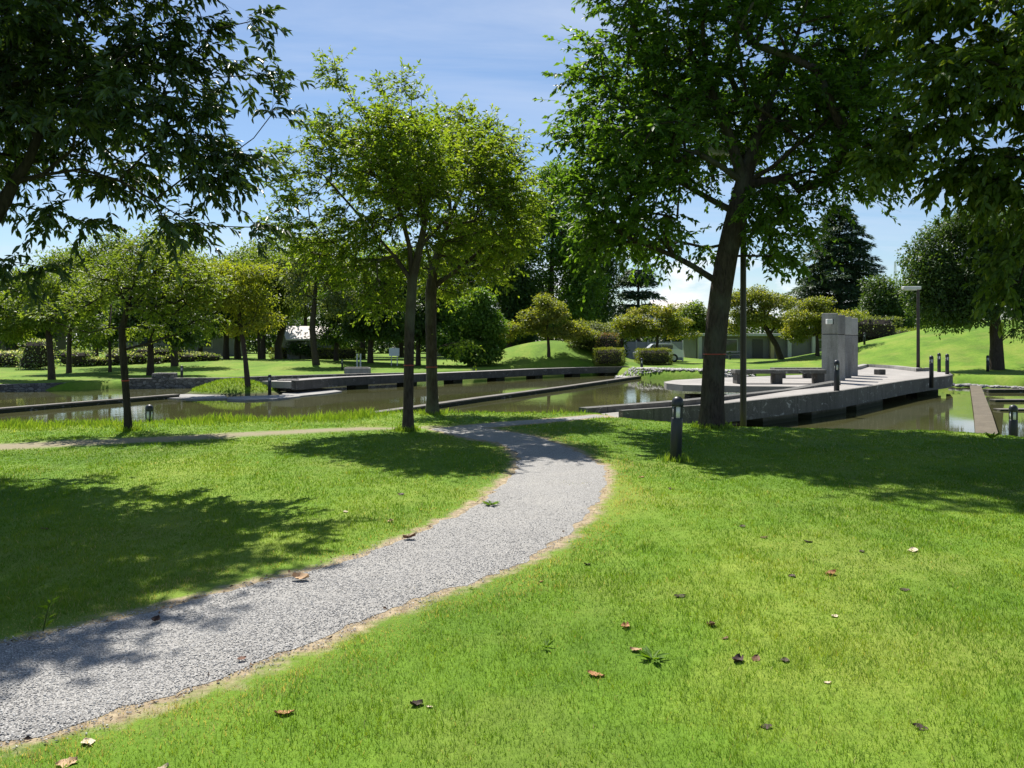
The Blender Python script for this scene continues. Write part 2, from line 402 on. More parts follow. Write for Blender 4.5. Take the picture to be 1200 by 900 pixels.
def resample(pts, step, z=0.0, jit=0.0, closed=False):
    P = np.array([gp(a, b, z)[:2] for a, b in pts])
    # Catmull-Rom through the plan points
    out = []
    n = len(P)
    for i in range(n - 1):
        p0, p1, p2, p3 = P[max(i - 1, 0)], P[i], P[i + 1], P[min(i + 2, n - 1)]
        m = max(2, int(np.linalg.norm(p2 - p1) / step))
        for t in np.linspace(0, 1, m, endpoint=False):
            out.append(.5 * ((2 * p1) + (-p0 + p2) * t + (2 * p0 - 5 * p1 + 4 * p2 - p3) * t * t + (-p0 + 3 * p1 - 3 * p2 + p3) * t ** 3))
    out.append(P[-1]); return np.array(out)
def build_path():
    m, nt, out = newmat('gravel_path')
    p = pos(nt)
    v = nd(nt, 'ShaderNodeTexVoronoi', Scale=130.0); nt.links.new(p, v.inputs['Vector'])
    v2 = nd(nt, 'ShaderNodeTexVoronoi', Scale=260.0); nt.links.new(p, v2.inputs['Vector'])
    s = nt.nodes.new('ShaderNodeSeparateColor'); nt.links.new(v.outputs['Color'], s.inputs[0])
    col = ramp(nt, s.outputs[0], [(0, (.25, .243, .232)), (.35, (.34, .332, .318)), (.75, (.42, .41, .39)), (1, (.56, .545, .515))])
    gap = ramp(nt, v.outputs['Distance'], [(.35, (1, 1, 1)), (.7, (.5, .49, .48))])
    col = mixc(nt, 1.0, col, gap, 'MULTIPLY')
    d = noise(nt, 1.6, 5, .65, p)
    col = mixc(nt, math_(nt, 'MULTIPLY', ramp(nt, d, [(.45, (0, 0, 0)), (.75, (1, 1, 1))]), .35), col, (.42, .40, .36))
    h = math_(nt, 'ADD', math_(nt, 'MULTIPLY', v.outputs['Distance'], -1.0), math_(nt, 'MULTIPLY', v2.outputs['Distance'], -.4))
    bsdf(nt, out, col, .9, h, .6, .010, .2)
    def sheet(name, poly, z, lab):
        # fill the outline with a fine grid cut to the outline
        poly = np.array(poly)
        tr = tessellate_polygon([[Vector((a, b, 0)) for a, b in poly]])
        import bmesh
        bm = bmesh.new()
        vs = [bm.verts.new((a, b, 0)) for a, b in poly]
        for t in tr:
            try: bm.faces.new([vs[i] for i in t])
            except ValueError: pass
        bmesh.ops.subdivide_edges(bm, edges=[e for e in bm.edges if e.calc_length() > .8], cuts=2, use_grid_fill=True)
        bmesh.ops.triangulate(bm, faces=bm.faces)
        co = np.array([v.co[:] for v in bm.verts]); zz = tgrid(co[:, 0], co[:, 1]) - np.where(np.array([v.is_boundary for v in bm.verts]), z - .0022, 0)
        for v_, q in zip(bm.verts, zz): v_.co.z = q + z
        bmesh.ops.recalc_face_normals(bm, faces=bm.faces)
        for f in bm.faces:
            if f.normal.z < 0: f.normal_flip()
        me = bpy.data.meshes.new(name); bm.to_mesh(me); bm.free(); me.materials.append(m)
        o = link(name, me); tag(o, lab, kind='structure')
    Lp = resample(PATH_L, .07); Rp = resample(PATH_R, .07)
    r = np.random.default_rng(8)
    def rag(P, sgn):
        T = np.gradient(P, axis=0); T = norm(T); N = np.stack([-T[:, 1], T[:, 0]], 1)
        j = .035 * snoise(P[:, 0], P[:, 1], .16) + .03 * snoise(P[:, 0] + 40, P[:, 1], .06) + r.normal(0, .008, len(P))
        return P + N * (j * sgn)[:, None]
    sheet('path', np.concatenate([rag(Lp, 1), rag(Rp, -1)[::-1]]), .005, 'pale grey gravel footpath curving across the lawn')
    sp = SPUR
    sheet('path_spur', sp, .007, 'shaded gravel spur from the footpath to the walkway')
build_path()

# loose stones on the gravel
def gravel():
    r = np.random.default_rng(21)
    n = 230000
    d = np.sqrt(r.uniform(2.6 ** 2, 10.5 ** 2, n)); x = r.uniform(-.72, .2, n) * d; y = d
    k = sdf(PATH, x, y); k += .05 * snoise(x, y, .1)
    keep = (r.random(n) < sstep(-k, -.14, .03)) & (r.random(n) < np.clip(6.0 / d ** 1.2, 0, 1) * (1 - sstep(d, 5, 10.4))); x, y = x[keep], y[keep]; n = len(x)
    oc = np.array([(1, 0, 0), (0, 1, 0), (-1, 0, 0), (0, -1, 0), (0, 0, 1), (0, 0, -.6)], float)
    fc = np.array([(0, 1, 4), (1, 2, 4), (2, 3, 4), (3, 0, 4), (1, 0, 5), (2, 1, 5), (3, 2, 5), (0, 3, 5)])
    s = r.uniform(.0025, .0058, n) * r.uniform(.8, 1.25, n)
    a = r.uniform(0, 6.28, n)
    v = oc[None] * np.stack([s * r.uniform(.8, 1.5, n), s, s * r.uniform(.32, .6, n)], 1)[:, None, :]
    v = v + r.normal(0, .18, v.shape) * s[:, None, None]
    ca, sa = np.cos(a)[:, None], np.sin(a)[:, None]
    vx = v[..., 0] * ca - v[..., 1] * sa + x[:, None]; vy = v[..., 0] * sa + v[..., 1] * ca + y[:, None]
    vz = v[..., 2] + (tgrid(x, y) + .0062)[:, None]
    V = np.stack([vx, vy, vz], -1).reshape(-1, 3)
    Fc = (fc[None] + (np.arange(n) * 6)[:, None, None]).reshape(-1, 3)
    m, nt, out = newmat('gravel_stone')
    col = ramp(nt, attr(nt, 'rnd'), [(0, (.26, .253, .242)), (.4, (.36, .352, .337)), (.8, (.44, .43, .41)), (1, (.60, .585, .555))])
    bsdf(nt, out, col, .85, spec=.25)
    o = link('gravel', mesh_np('gravel', V, [Fc], m, {'rnd': ('FACE', np.repeat(r.random(n), 8))}))
    tag(o, 'loose grey gravel chips scattered over the footpath', 'gravel', kind='stuff')
gravel()

# ------------------------------------------------------------------ grass
def blades(name, x, y, h, w, lean, rnd, mat, label, seg2=True, r=None):
    n = len(x); z = tgrid(x, y)
    a = r.uniform(0, 6.28, n); b = r.uniform(0, 6.28, n)
    sx, sy = np.cos(a) * w / 2, np.sin(a) * w / 2
    lx, ly = np.cos(b) * lean * h, np.sin(b) * lean * h
    B = np.stack([x, y, z - .008], 1); S = np.stack([sx, sy, np.zeros(n)], 1)
    mid = B + np.stack([lx * .35, ly * .35, h * .55], 1); tip = B + np.stack([lx, ly, h * np.sqrt(np.clip(1 - lean ** 2 * .5, .2, 1))], 1)
    V = np.stack([B - S, B + S, mid - S * .8, mid + S * .8, tip], 1).reshape(-1, 3)
    o = (np.arange(n) * 5)[:, None]
    q = o + np.array([[0, 1, 3, 2]]); t = o + np.array([[2, 3, 4]])
    ob = link(name, mesh_np(name, V, [q, t], mat, {'rnd': ('FACE', np.concatenate([rnd, rnd]))}))
    return tag(ob, label, 'grass', kind='stuff')
def lawn():
    r = np.random.default_rng(31)
    xs, ys = [], []
    edges = np.concatenate([np.arange(2.2, 6, .4), np.arange(6, 21, .8)])
    for d0, d1 in zip(edges[:-1], edges[1:]):
        dm = (d0 + d1) / 2
        rho = 9000 * min(1, (4.6 / dm) ** 1.75)
        wd = 1.42 * dm + 1.6
        n = int(rho * wd * (d1 - d0))
        xs.append(r.uniform(-wd / 2, wd / 2, n)); ys.append(r.uniform(d0, d1, n))
    x = np.concatenate(xs); y = np.concatenate(ys)
    pd = np.minimum(sdf(PATH, x, y), sdf(SPUR, x, y)) + .05 * snoise(x, y, .22) + .03 * snoise(x + 9, y, .08)
    td = sdf(TRAIL, x, y) + .12 * snoise(x, y, .5)
    bd = sdf(POND, x, y)
    pd = pd + .07 * snoise(x + 3, y, .6)
    pr = sstep(pd, .0, .24) * np.where(y > 9, sstep(td, -.1, .3), 1) * (bd > -.35)
    for tx, ty in ((480, 689), (672, 567), (640, 566), (505, 686)):
        q = gp(tx, ty); pr = np.maximum(pr, .5 * np.exp(-(((x - q[0]) / .2) ** 2 + ((y - q[1]) / .1) ** 2)))
    patch = snoise(x, y, .45)
    keep = r.random(len(x)) < pr * (.9 - .25 * sstep(patch, .5, 1.4))
    x, y, pd, patch = x[keep], y[keep], pd[keep], patch[keep]
    tone = snoise(x, y, 1.4); n = len(x)
    h = .8 * (.030 + .016 * r.random(n) + .010 * np.clip(snoise(x, y, .3), -1, 1.5)) * (1 + .25 * (r.random(n) < .06)) * (.55 + .45 * sstep(pd, .02, .35)) * (1 + .35 * np.clip(snoise(x + 7, y, .11), -1, 1))
    w = np.maximum(.0027, .00062 * np.hypot(x, y)) * r.uniform(.7, 1.3, n)
    rnd = np.clip(.42 + .10 * tone + .13 * patch + .13 * snoise(x + 7, y, .11) + .08 * snoise(x, y + 5, .05) + r.normal(0, .13, n), 0, .86)
    right = sdf(poly2(PATH_R, 0) + poly2([(1500, 500), (1500, 900)], 0), x, y) < .3
    dry = .016 + .05 * sstep(snoise(x, y + 31, .5), .5, 1.3) + np.where(right, .75, .3) * (1 - sstep(pd + .14 * snoise(x + 17, y, .28), .04, .60))
    rnd = np.where(r.random(n) < dry, 1.0, rnd)
    blades('grass', x, y, h, w, r.uniform(.15, .95, n), rnd, M['grass'], 'short mown green grass covering the lawn', True, r)
    # unmown bank
    n = 130000
    d = r.uniform(13.5, 24, n); x = r.uniform(-.78, .12, n) * d; y = d
    bd = sdf(POND, x, y)
    wgt = np.exp(-((bd + .15) / .75) ** 2) * (.5 + .5 * sstep(snoise(x, y, .8), -.7, .8)) * np.where(x > -3.2, .35, 1) * (sdf(SPUR, x, y) > .1)
    keep = r.random(n) < wgt; x, y = x[keep], y[keep]; n = len(x)
    h = .72 * r.uniform(.10, .34, n) * (.72 + .5 * np.clip(snoise(x, y, .7), -1, 1)) * np.where(x > -3.2, .6, 1)
    tx, ty, th = [], [], []
    for (bx, by, br, k) in ((3.97, 16.3, .27, 420), (-1.97, 15.5, .13, 260), (-1.86, 19.2, .18, 200), (-7.25, 15.5, .09, 260), (2.31, 11.6, .085, 170), (4.86, 17.3, .09, 120)):
        a = r.uniform(0, 6.28, k); q = br + np.abs(r.normal(0, .09, k)); tx.append(bx + q * np.cos(a)); ty.append(by + q * np.sin(a)); th.append(r.uniform(.05, .14, k))
    x = np.concatenate([x] + tx); y = np.concatenate([y] + ty); h = np.concatenate([h] + th); n = len(x)
    blades('tall_grass', x, y, h, r.uniform(.012, .022, n), r.uniform(.1, .6, n), np.clip(r.normal(.45, .22, n), 0, 1), M['tall_grass'],
           'unmown yellow green grass along the near pond bank', True, r)
    # a far sedge clump and the turf of the island
    n = 14000
    a = r.uniform(0, 6.28, n); q = np.sqrt(r.random(n)) * 2.9
    x = -11.9 + q * 1.25 * np.cos(a); y = 35.2 + q * np.sin(a); z = terr(x, y)
    k = z > -.42; x, y = x[k], y[k]; n = len(x)
    blades('island_grass', x, y, r.uniform(.05, .15, n), r.uniform(.018, .032, n), r.uniform(.1, .7, n), np.clip(r.normal(.45, .2, n), 0, 1), M['tall_grass'],
           'rough bright grass on the little pond island', True, r)
lawn()

# ------------------------------------------------------------------ water
def water():
    m, nt, out = newmat('pond_water')
    p = pos(nt, (1, 1.0, 1))
    n1 = noise(nt, 1.6, 3, .55, p); n2 = noise(nt, 7.0, 3, .6, p)
    patch = ramp(nt, noise(nt, .16, 2, .5, p), [(.42, (.08, .08, .08)), (.62, (1, 1, 1))])
    h = math_(nt, 'MULTIPLY', math_(nt, 'ADD', math_(nt, 'MULTIPLY', n1, .6), math_(nt, 'MULTIPLY', n2, .4)), patch)
    col = ramp(nt, noise(nt, .35, 4, .6, p), [(.3, (.058, .061, .024)), (.7, (.088, .087, .038))])
    b = bsdf(nt, out, col, .035, h, .10, .05, .5)
    b.inputs['IOR'].default_value = 1.333
    poly = POND
    tr = tessellate_polygon([[Vector((a, c, 0)) for a, c in poly]])
    mb = MB()
    vs = [(a, c, -.55) for a, c in poly]; fs = []
    for t in tr:
        (ax, ay), (bx, by), (cx, cy) = [poly[i] for i in t]
        fs.append(tuple(t) if (bx - ax) * (cy - ay) - (by - ay) * (cx - ax) > 0 else tuple(t[::-1]))
    mb.add(vs, fs)
    tag(mb.build('water', m), 'still olive pond water reflecting trees and sky', kind='structure')
water()

# ------------------------------------------------------------------ trees
def tube(V, Q, pts, rad, sides, n0):
    pts = np.asarray(pts); k = len(pts)
    T = norm(np.gradient(pts, axis=0))
    ref = np.array([1.0, 0, 0]) if abs(T[0][0]) < .8 else np.array([0, 1.0, 0])
    ang = np.arange(sides) * 2 * np.pi / sides
    for i in range(k):
        u = ref - T[i] * np.dot(ref, T[i]); u /= max(np.linalg.norm(u), 1e-6); w = np.cross(T[i], u); ref = u
        V.append(pts[i] + rad[i] * (np.cos(ang)[:, None] * u + np.sin(ang)[:, None] * w))
    j = np.arange(sides)
    for i in range(k - 1):
        a = n0 + i * sides
        Q.append(np.stack([a + j, a + (j + 1) % sides, a + sides + (j + 1) % sides, a + sides + j], 1))
    return n0 + k * sides

class Skel:
    def __init__(s, trunk):
        s.p = [np.asarray(trunk[0], float)]; s.par = [-1]; s.tr = [True]
        s.extend(0, trunk[1:], True)
    def extend(s, i, pts, tr=False):
        for q in pts:
            s.p.append(np.asarray(q, float)); s.par.append(i); s.tr.append(tr); i = len(s.p) - 1
        return i
    def nearest(s, q):
        return int(np.argmin(np.linalg.norm(np.array(s.p) - np.asarray(q), axis=1)))

def smooth_line(pts, step):
    P = np.array(pts, float); n = len(P); out = []
    for i in range(n - 1):
        p0, p1, p2, p3 = P[max(i - 1, 0)], P[i], P[i + 1], P[min(i + 2, n - 1)]
        m = max(1, int(np.linalg.norm(p2 - p1) / step))
        for t in np.arange(m) / m:
            out.append(.5 * ((2 * p1) + (-p0 + p2) * t + (2 * p0 - 5 * p1 + 4 * p2 - p3) * t * t + (-p0 + 3 * p1 - 3 * p2 + p3) * t ** 3))
    out.append(P[-1]); return out

def leaf_arrays(Pp, A, N, L, Wd, hexa, droop=.15):
    A = norm(A); S = norm(np.cross(A, N)); N2 = np.cross(S, A)
    L = L[:, None]; Wd = Wd[:, None]; n = len(Pp)
    if hexa:
        v = [Pp, Pp + A * L * .32 + S * Wd * .5 + N2 * Wd * .14, Pp + A * L * .68 + S * Wd * .40 + N2 * (Wd * .10 - L * droop * .4), Pp + A * L - N2 * L * droop,
             Pp + A * L * .68 - S * Wd * .40 + N2 * (Wd * .10 - L * droop * .4), Pp + A * L * .32 - S * Wd * .5 + N2 * Wd * .14]
        V = np.stack(v, 1).reshape(-1, 3); o = (np.arange(n) * 6)[:, None]
        F_ = np.concatenate([o + np.array([[0, 1, 2, 3]]), o + np.array([[0, 3, 4, 5]])]); return V, F_
    v = [Pp, Pp + A * L * .45 + S * Wd * .5 + N2 * Wd * .12, Pp + A * L - N2 * L * droop, Pp + A * L * .45 - S * Wd * .5 + N2 * Wd * .12]
    V = np.stack(v, 1).reshape(-1, 3); o = (np.arange(n) * 4)[:, None]
    return V, np.concatenate([o + np.array([[0, 1, 2]]), o + np.array([[0, 2, 3]])])

def tree(name, label, cat, trunk, blobs, clump_r, n_clumps, mat, leaf=(.11, .05), per=60, tr_r=.2, group=None, limbs=(), mode='cloud',
         bark='bark_far', seed=1, twigs=8, hexa=False, flare=1.5, flat=.7, bend=.2, band=None, step=.5, sides=7, free=0, droop=.15, tone=0.0, shell=.42, hang=.25, open_=1.0, pexp=.58, spikes=()):
    """trunk: world points from the ground up; blobs: world ellipsoids (c, r3) the crown fills"""
    r = np.random.default_rng(seed)
    base = np.array(trunk[0], float)
    sk = Skel(smooth_line(trunk, step))
    for lb in limbs:
        i = sk.nearest(lb[0]); sk.extend(i, smooth_line(lb, step)[1:])
    # clump centres
    wts = np.array([b[1][0] * b[1][1] * b[1][2] for b in blobs]) ** .67; wts /= wts.sum()
    C = []; tries = 0
    while len(C) < n_clumps and tries < n_clumps * 30:
        tries += 1
        c, rr = blobs[r.choice(len(blobs), p=wts)]
        u = norm(r.normal(size=3)) * r.random() ** shell
        rr = np.array(rr); q = np.array(c) + u * np.maximum(rr - .62 * clump_r, .3 * rr)
        if C and np.min(np.linalg.norm(np.array(C) - q, axis=1)) < clump_r * .62: continue
        C.append(q)
    C = np.array(C + [np.array(q) for q in spikes]); top = sk.p[-1]
    C = C[np.argsort(np.linalg.norm(C - np.array(trunk[-1]), axis=1))]
    ncl = len(C); ends = []
    hmin = base[2] + .55 * (min(c[2] for c in C) - base[2])
    for c in C:
        P = np.array(sk.p); par = np.array(sk.par)
        v = c - P; d = np.linalg.norm(v, axis=1)
        dirn = norm(P - P[np.maximum(par, 0)] + 1e-6)
        cos = (v * dirn).sum(1) / np.maximum(d, 1e-6)
        cost = d * (1.25 - .35 * cos) + 10 * (P[:, 2] < hmin) + .6 * np.clip(P[:, 2] - c[2], 0, 9)
        i = int(np.argmin(cost)); L = d[i]
        ctrl = P[i] + dirn[i] * L * .35 + np.array([0, 0, .12 * L]) + r.normal(0, bend * .3 * L, 3)
        m = max(1, int(L / (step * 1.1)))
        pts = [(1 - t) ** 2 * P[i] + 2 * t * (1 - t) * ctrl + t * t * c for t in np.arange(1, m + 1) / m]
        ends.append((sk.extend(i, pts), norm(pts[-1] - (pts[-2] if m > 1 else P[i]))))
    P = np.array(sk.p); par = sk.par; n = len(P)
    # pipe-model radii
    acc = np.zeros(n); tip = max(.004, tr_r * .022)
    for e, _ in ends: acc[e] += 1
    for i in range(n - 1, 0, -1):
        if acc[i] == 0: acc[i] = .4
        acc[par[i]] += acc[i]
    rad = tip + (tr_r - tip) * (acc / acc[0]) ** pexp
    hgt = P[:, 2] - base[2]
    rad = np.where(np.array(sk.tr), rad * (1 + (flare - 1) * np.exp(-hgt / (tr_r * 1.3))), rad)
    ch = [[] for _ in range(n)]
    for i in range(1, n): ch[par[i]].append(i)
    V, Q, n0 = [], [], 0
    stack = [(0, None)]
    while stack:
        i, pr = stack.pop(); line = [] if pr is None else [pr]; cur = i
        while True:
            line.append(cur)
            if not ch[cur]: break
            kids = sorted(ch[cur], key=lambda k: -rad[k])
            for k in kids[1:]: stack.append((k, cur))
            cur = kids[0]
        if len(line) < 2: continue
        rr = rad[line].copy()
        if pr is not None: rr[0] = min(rr[0], rr[1] * 1.25)
        for k in range(len(rr) - 2, -1, -1): rr[k] = min(rr[k], rr[k + 1] * 1.32 + .002)
        pp = P[line].copy()
        if pr is None: pp[0, 2] -= .15
        sd = sides if rr.max() > tr_r * .3 else (5 if rr.max() > tr_r * .12 else 4)
        n0 = tube(V, Q, pp, rr, sd, n0)
    # foliage
    ctr = C.mean(0)
    if mode == 'twig':
        tp, ta, tl, tb = [], [], [], []
        for (e, d) in ends:
            for k in range(twigs):
                out = norm(P[e] - ctr) * .55 + d * .35 + r.normal(0, .75, 3); out[2] *= flat
                out = norm(out); ln = clump_r * (r.uniform(.6, 1.25) if r.random() < .8 else r.uniform(1.2, 1.9))
                q0 = P[e] + r.normal(0, .06 * clump_r, 3)
                q1 = q0 + out * ln * .55; q2 = q1 + (out + np.array([0, 0, -hang])) * ln * .45
                n0 = tube(V, Q, [q0, q1, q2], [tip * .8, tip * .6, tip * .3], 3, n0)
                m = per
                t = np.sort(r.random(m) ** .8)[:, None]
                pt = np.where(t < .55, q0 + (q1 - q0) * t / .55, q1 + (q2 - q1) * (t - .55) / .45)
                side = norm(np.cross(out, [0, 0, 1.0]) + 1e-6)
                sg = np.where(np.arange(m) % 2, 1.0, -1.0)[:, None]
                A = out * .55 + side * sg * .85 * (1.1 - .75 * t) + r.normal(0, .28, (m, 3)) + np.array([0, 0, -hang * .8])
                tp.append(pt); ta.append(A); tb.append(np.full(m, r.normal(0, .10)))
        LP = np.concatenate(tp); LA = np.concatenate(ta); B = np.concatenate(tb)
        LN = np.array([0, 0, 1.0]) + r.normal(0, .45, LP.shape)
    else:
        cnt = np.maximum(4, (per * r.uniform(.5, 1.5, ncl))).astype(int)
        idx = np.repeat(np.arange(ncl), cnt); m = len(idx)
        u = norm(r.normal(size=(m, 3))) * (r.random(m) ** .42)[:, None]
        sc = clump_r * r.uniform(.7, 1.3, ncl)[idx]
        ec = P[[e for e, _ in ends]][idx]
        LP = ec + u * sc[:, None] * np.array([1, 1, flat]) * open_
        LA = u + r.normal(0, .6, u.shape) + np.array([0, 0, -hang])
        LN = np.array([0, 0, 1.0]) + .5 * u + r.normal(0, .5, u.shape)
        B = r.normal(0, .17, ncl)[idx]
    m = len(LP)
    Ls = leaf[0] * r.uniform(.7, 1.25, m); Ws = leaf[1] * r.uniform(.75, 1.2, m)
    lv, lf = leaf_arrays(LP, LA, LN, Ls, Ws, hexa, droop)
    rnd = np.clip(.5 + tone + B + r.normal(0, .17, m), 0, 1)
    o = empty(name, base, label, cat, group)
    off = base
    tm = mesh_np('trunk', np.concatenate(V) - off, [np.concatenate(Q)], M[bark], smooth=True)
    link('trunk', tm, o)
    link('crown', mesh_np('crown', lv - off, [lf], mat, {'rnd': ('FACE', np.concatenate([rnd, rnd]))}), o)
    if band:
        zb, offs = band
        q = P[0]; line = np.array([p for p, t in zip(sk.p, sk.tr) if t]); zz = line[:, 2]
        cx = np.interp(zb, zz, line[:, 0]); cy = np.interp(zb, zz, line[:, 1]); rr = float(np.interp(zb, zz, rad[:len(line)])) + .006
        MB().lathe((cx - off[0], cy - off[1], zb - off[2]), [(rr - .01, -.011), (rr, -.011), (rr + .003, 0), (rr, .011), (rr - .01, .011)], 18).build('marker_band', M['red_tape'], o)
    return o

def blob(px, py, rx, ry, d, dd=0.0, depth=None):
    s = d / F
    return (W(px, py, d) + np.array([0, dd, 0]), (rx * s, (depth if depth else rx * s), ry * s))
def stem(px, d, pts, z=None):
    """trunk from the ground at column px, then photo points (px, py[, dd])"""
    x = (px - 600) / F * d
    z = tz(x, d) if z is None else z
    return [np.array([x, d, z])] + [W(p[0], p[1], d) + np.array([0, p[2] if len(p) > 2 else 0, 0]) for p in pts]

# --- the large tree in the middle right
d = 16.3
tree('broad_shade_tree', 'largest tree with dark leaning twin trunk on the right lawn beside the bollard light', 'tree',
     stem(834, d, [(836, 440), (841, 370), (852, 300), (864, 250), (872, 215)]),
     [blob(760, 130, 120, 115, d), blob(720, 190, 85, 90, d, -.6), blob(745, 262, 70, 48, d, .3), blob(735, 268, 70, 46, d, -.3), blob(770, 285, 50, 36, d, .8), blob(715, 255, 60, 46, d, .6), blob(775, 278, 62, 40, d, 1.3), blob(725, 282, 56, 34, d, .2), blob(755, 270, 66, 40, d, -.8), blob(1005, 130, 70, 90, d, .5), blob(1025, 40, 66, 66, d, .2), blob(1000, 190, 66, 56, d, .4), blob(1045, 165, 56, 56, d, .6), blob(960, 225, 54, 40, d, -.2), blob(880, 60, 150, 120, d, .4), blob(960, 150, 120, 90, d), blob(905, 240, 60, 45, d, .3),
      blob(915, 300, 42, 38, d, .2), blob(912, 290, 42, 38, d, -.4), blob(890, 275, 34, 34, d, .9), blob(895, 262, 44, 40, d, -.5), blob(880, 240, 44, 44, d, -.7), blob(935, 262, 44, 44, d, .6), blob(850, -130, 190, 80, d, .5), blob(845, 285, 30, 24, d, 1.2), blob(850, -40, 190, 80, d), blob(780, 30, 95, 90, d, -.4), blob(1010, 60, 90, 110, d, 1.0), blob(700, 268, 32, 26, d, -.3), blob(735, 190, 80, 80, d, -2.0), blob(690, 235, 55, 45, d, -1.7), blob(850, 100, 130, 120, d, 2.4)],
         .60, 575, M['leaf_big'], (.135, .068), 16, .222, pexp=.50, shell=.30, bend=.45, bark='bark', seed=6, mode='twig', twigs=10,
     limbs=[[W(870, 222, d), W(845, 195, d - .3), W(815, 178, d - .5), W(770, 170, d - .7), W(715, 168, d - .8)],
            [W(868, 218, d), W(858, 170, d), W(835, 110, d + .1), W(808, 60, d + .3), W(795, 0, d + .4)],
            [W(872, 215, d), W(886, 165, d + .2), W(910, 100, d + .5), W(935, 40, d + .7), W(948, -30, d + .8)],
            [W(873, 216, d), W(905, 196, d - .2), W(940, 165, d - .4), W(985, 125, d - .5), W(1015, 60, d - .4), W(1028, 0, d)],
            [W(874, 224, d), W(905, 213, d), W(945, 200, d + .4), W(990, 178, d + .8)],
            [W(834, 322, d), W(812, 312, d - .2), W(790, 300, d - .3), W(752, 285, d - .3)],
            [W(862, 255, d), W(835, 235, d + .4), W(800, 215, d + .8), W(760, 200, d + 1.0)]],
     step=.42, sides=12, flare=1.35, band=(CH - 15 / F * d, 0), flat=.75, hang=.22)

# --- left, leafy branches hanging in from a trunk outside the frame
d = 10.2
tree('chestnut_oak', 'dark tree with long narrow leaves reaching in over the left lawn', 'tree',
     [np.array([-8.0, d, 0]), np.array([-7.8, d, 1.5]), W(-75, 340, d), W(-14, 268, d), W(16, 214, d)],
     [blob(60, 70, 150, 120, d), blob(190, 60, 95, 75, d, .4), blob(180, 150, 120, 60, d, -.3), blob(240, 195, 75, 48, d), blob(285, 85, 42, 45, d, .3), blob(205, 255, 65, 28, d, .2), blob(288, 265, 30, 34, d, .1),
      blob(60, 250, 62, 45, d, .3), blob(25, 310, 55, 30, d), blob(110, 190, 60, 50, d, .8), blob(-60, 40, 180, 200, d, 1.2), blob(90, -70, 180, 80, d), blob(-60, 120, 150, 130, d, -.9), blob(60, -150, 220, 110, d, .5), blob(-170, -60, 180, 170, d), blob(110, -90, 150, 60, d, -1.0), blob(295, 20, 30, 25, d), blob(318, 130, 22, 18, d), blob(255, 300, 20, 16, d)],
     
     .44, 470, M['leaf_oak'], (.132, .044), 14, .085, bark='bark_dark', seed=9, mode='twig', twigs=9, hexa=True, hang=.34, droop=.25,
     limbs=[[W(20, 225, d), W(50, 205, d), W(95, 198, d - .1), W(140, 212, d), W(180, 235, d), W(225, 262, d)],
            [W(22, 215, d), W(45, 160, d), W(75, 90, d + .2), W(90, 20, d + .4)], [W(60, 195, d), W(120, 150, d + .1), W(190, 112, d + .2), W(240, 92, d + .3)]], step=.3, sides=10)

# --- right, cherry foliage entering from beyond the frame
d = 12.6
tree('cherry_tree', 'large leaved tree with tiered foliage hanging in at the upper right corner', 'tree',
     [np.array([9.9, d, 0]), np.array([9.8, d, 1.5]), np.array([9.7, d, 3.0]), W(1320, 150, d), W(1310, 70, d)],
     [blob(1120, 120, 95, 55, d, -.4), blob(1180, 60, 110, 70, d, -.2), blob(1150, 200, 70, 50, d), blob(1075, 90, 45, 30, d, -.6), blob(1060, 185, 55, 25, d), blob(1190, 290, 45, 55, d, .3), blob(1195, 320, 36, 50, d, .4), blob(1185, 215, 60, 45, d, .1), blob(1260, 190, 110, 130, d),
       blob(1330, 60, 140, 160, d), blob(1110, 10, 90, 40, d), blob(1260, 20, 130, 90, d, -1.5), blob(1090, 150, 60, 35, d, .4), blob(1130, 247, 22, 14, d)],
     
     .46, 255, M['leaf_cherry'], (.145, .066), 12, .17, bark='bark_dark', seed=15, mode='twig', twigs=10, hexa=True, hang=.5, droop=.28,
     limbs=[[W(1318, 160, d), W(1260, 120, d), W(1190, 100, d - .2), W(1110, 110, d - .4), W(1060, 130, d - .5)], [W(1320, 200, d), W(1270, 210, d), W(1220, 260, d + .1), W(1195, 330, d + .2)]], step=.35, sides=10)

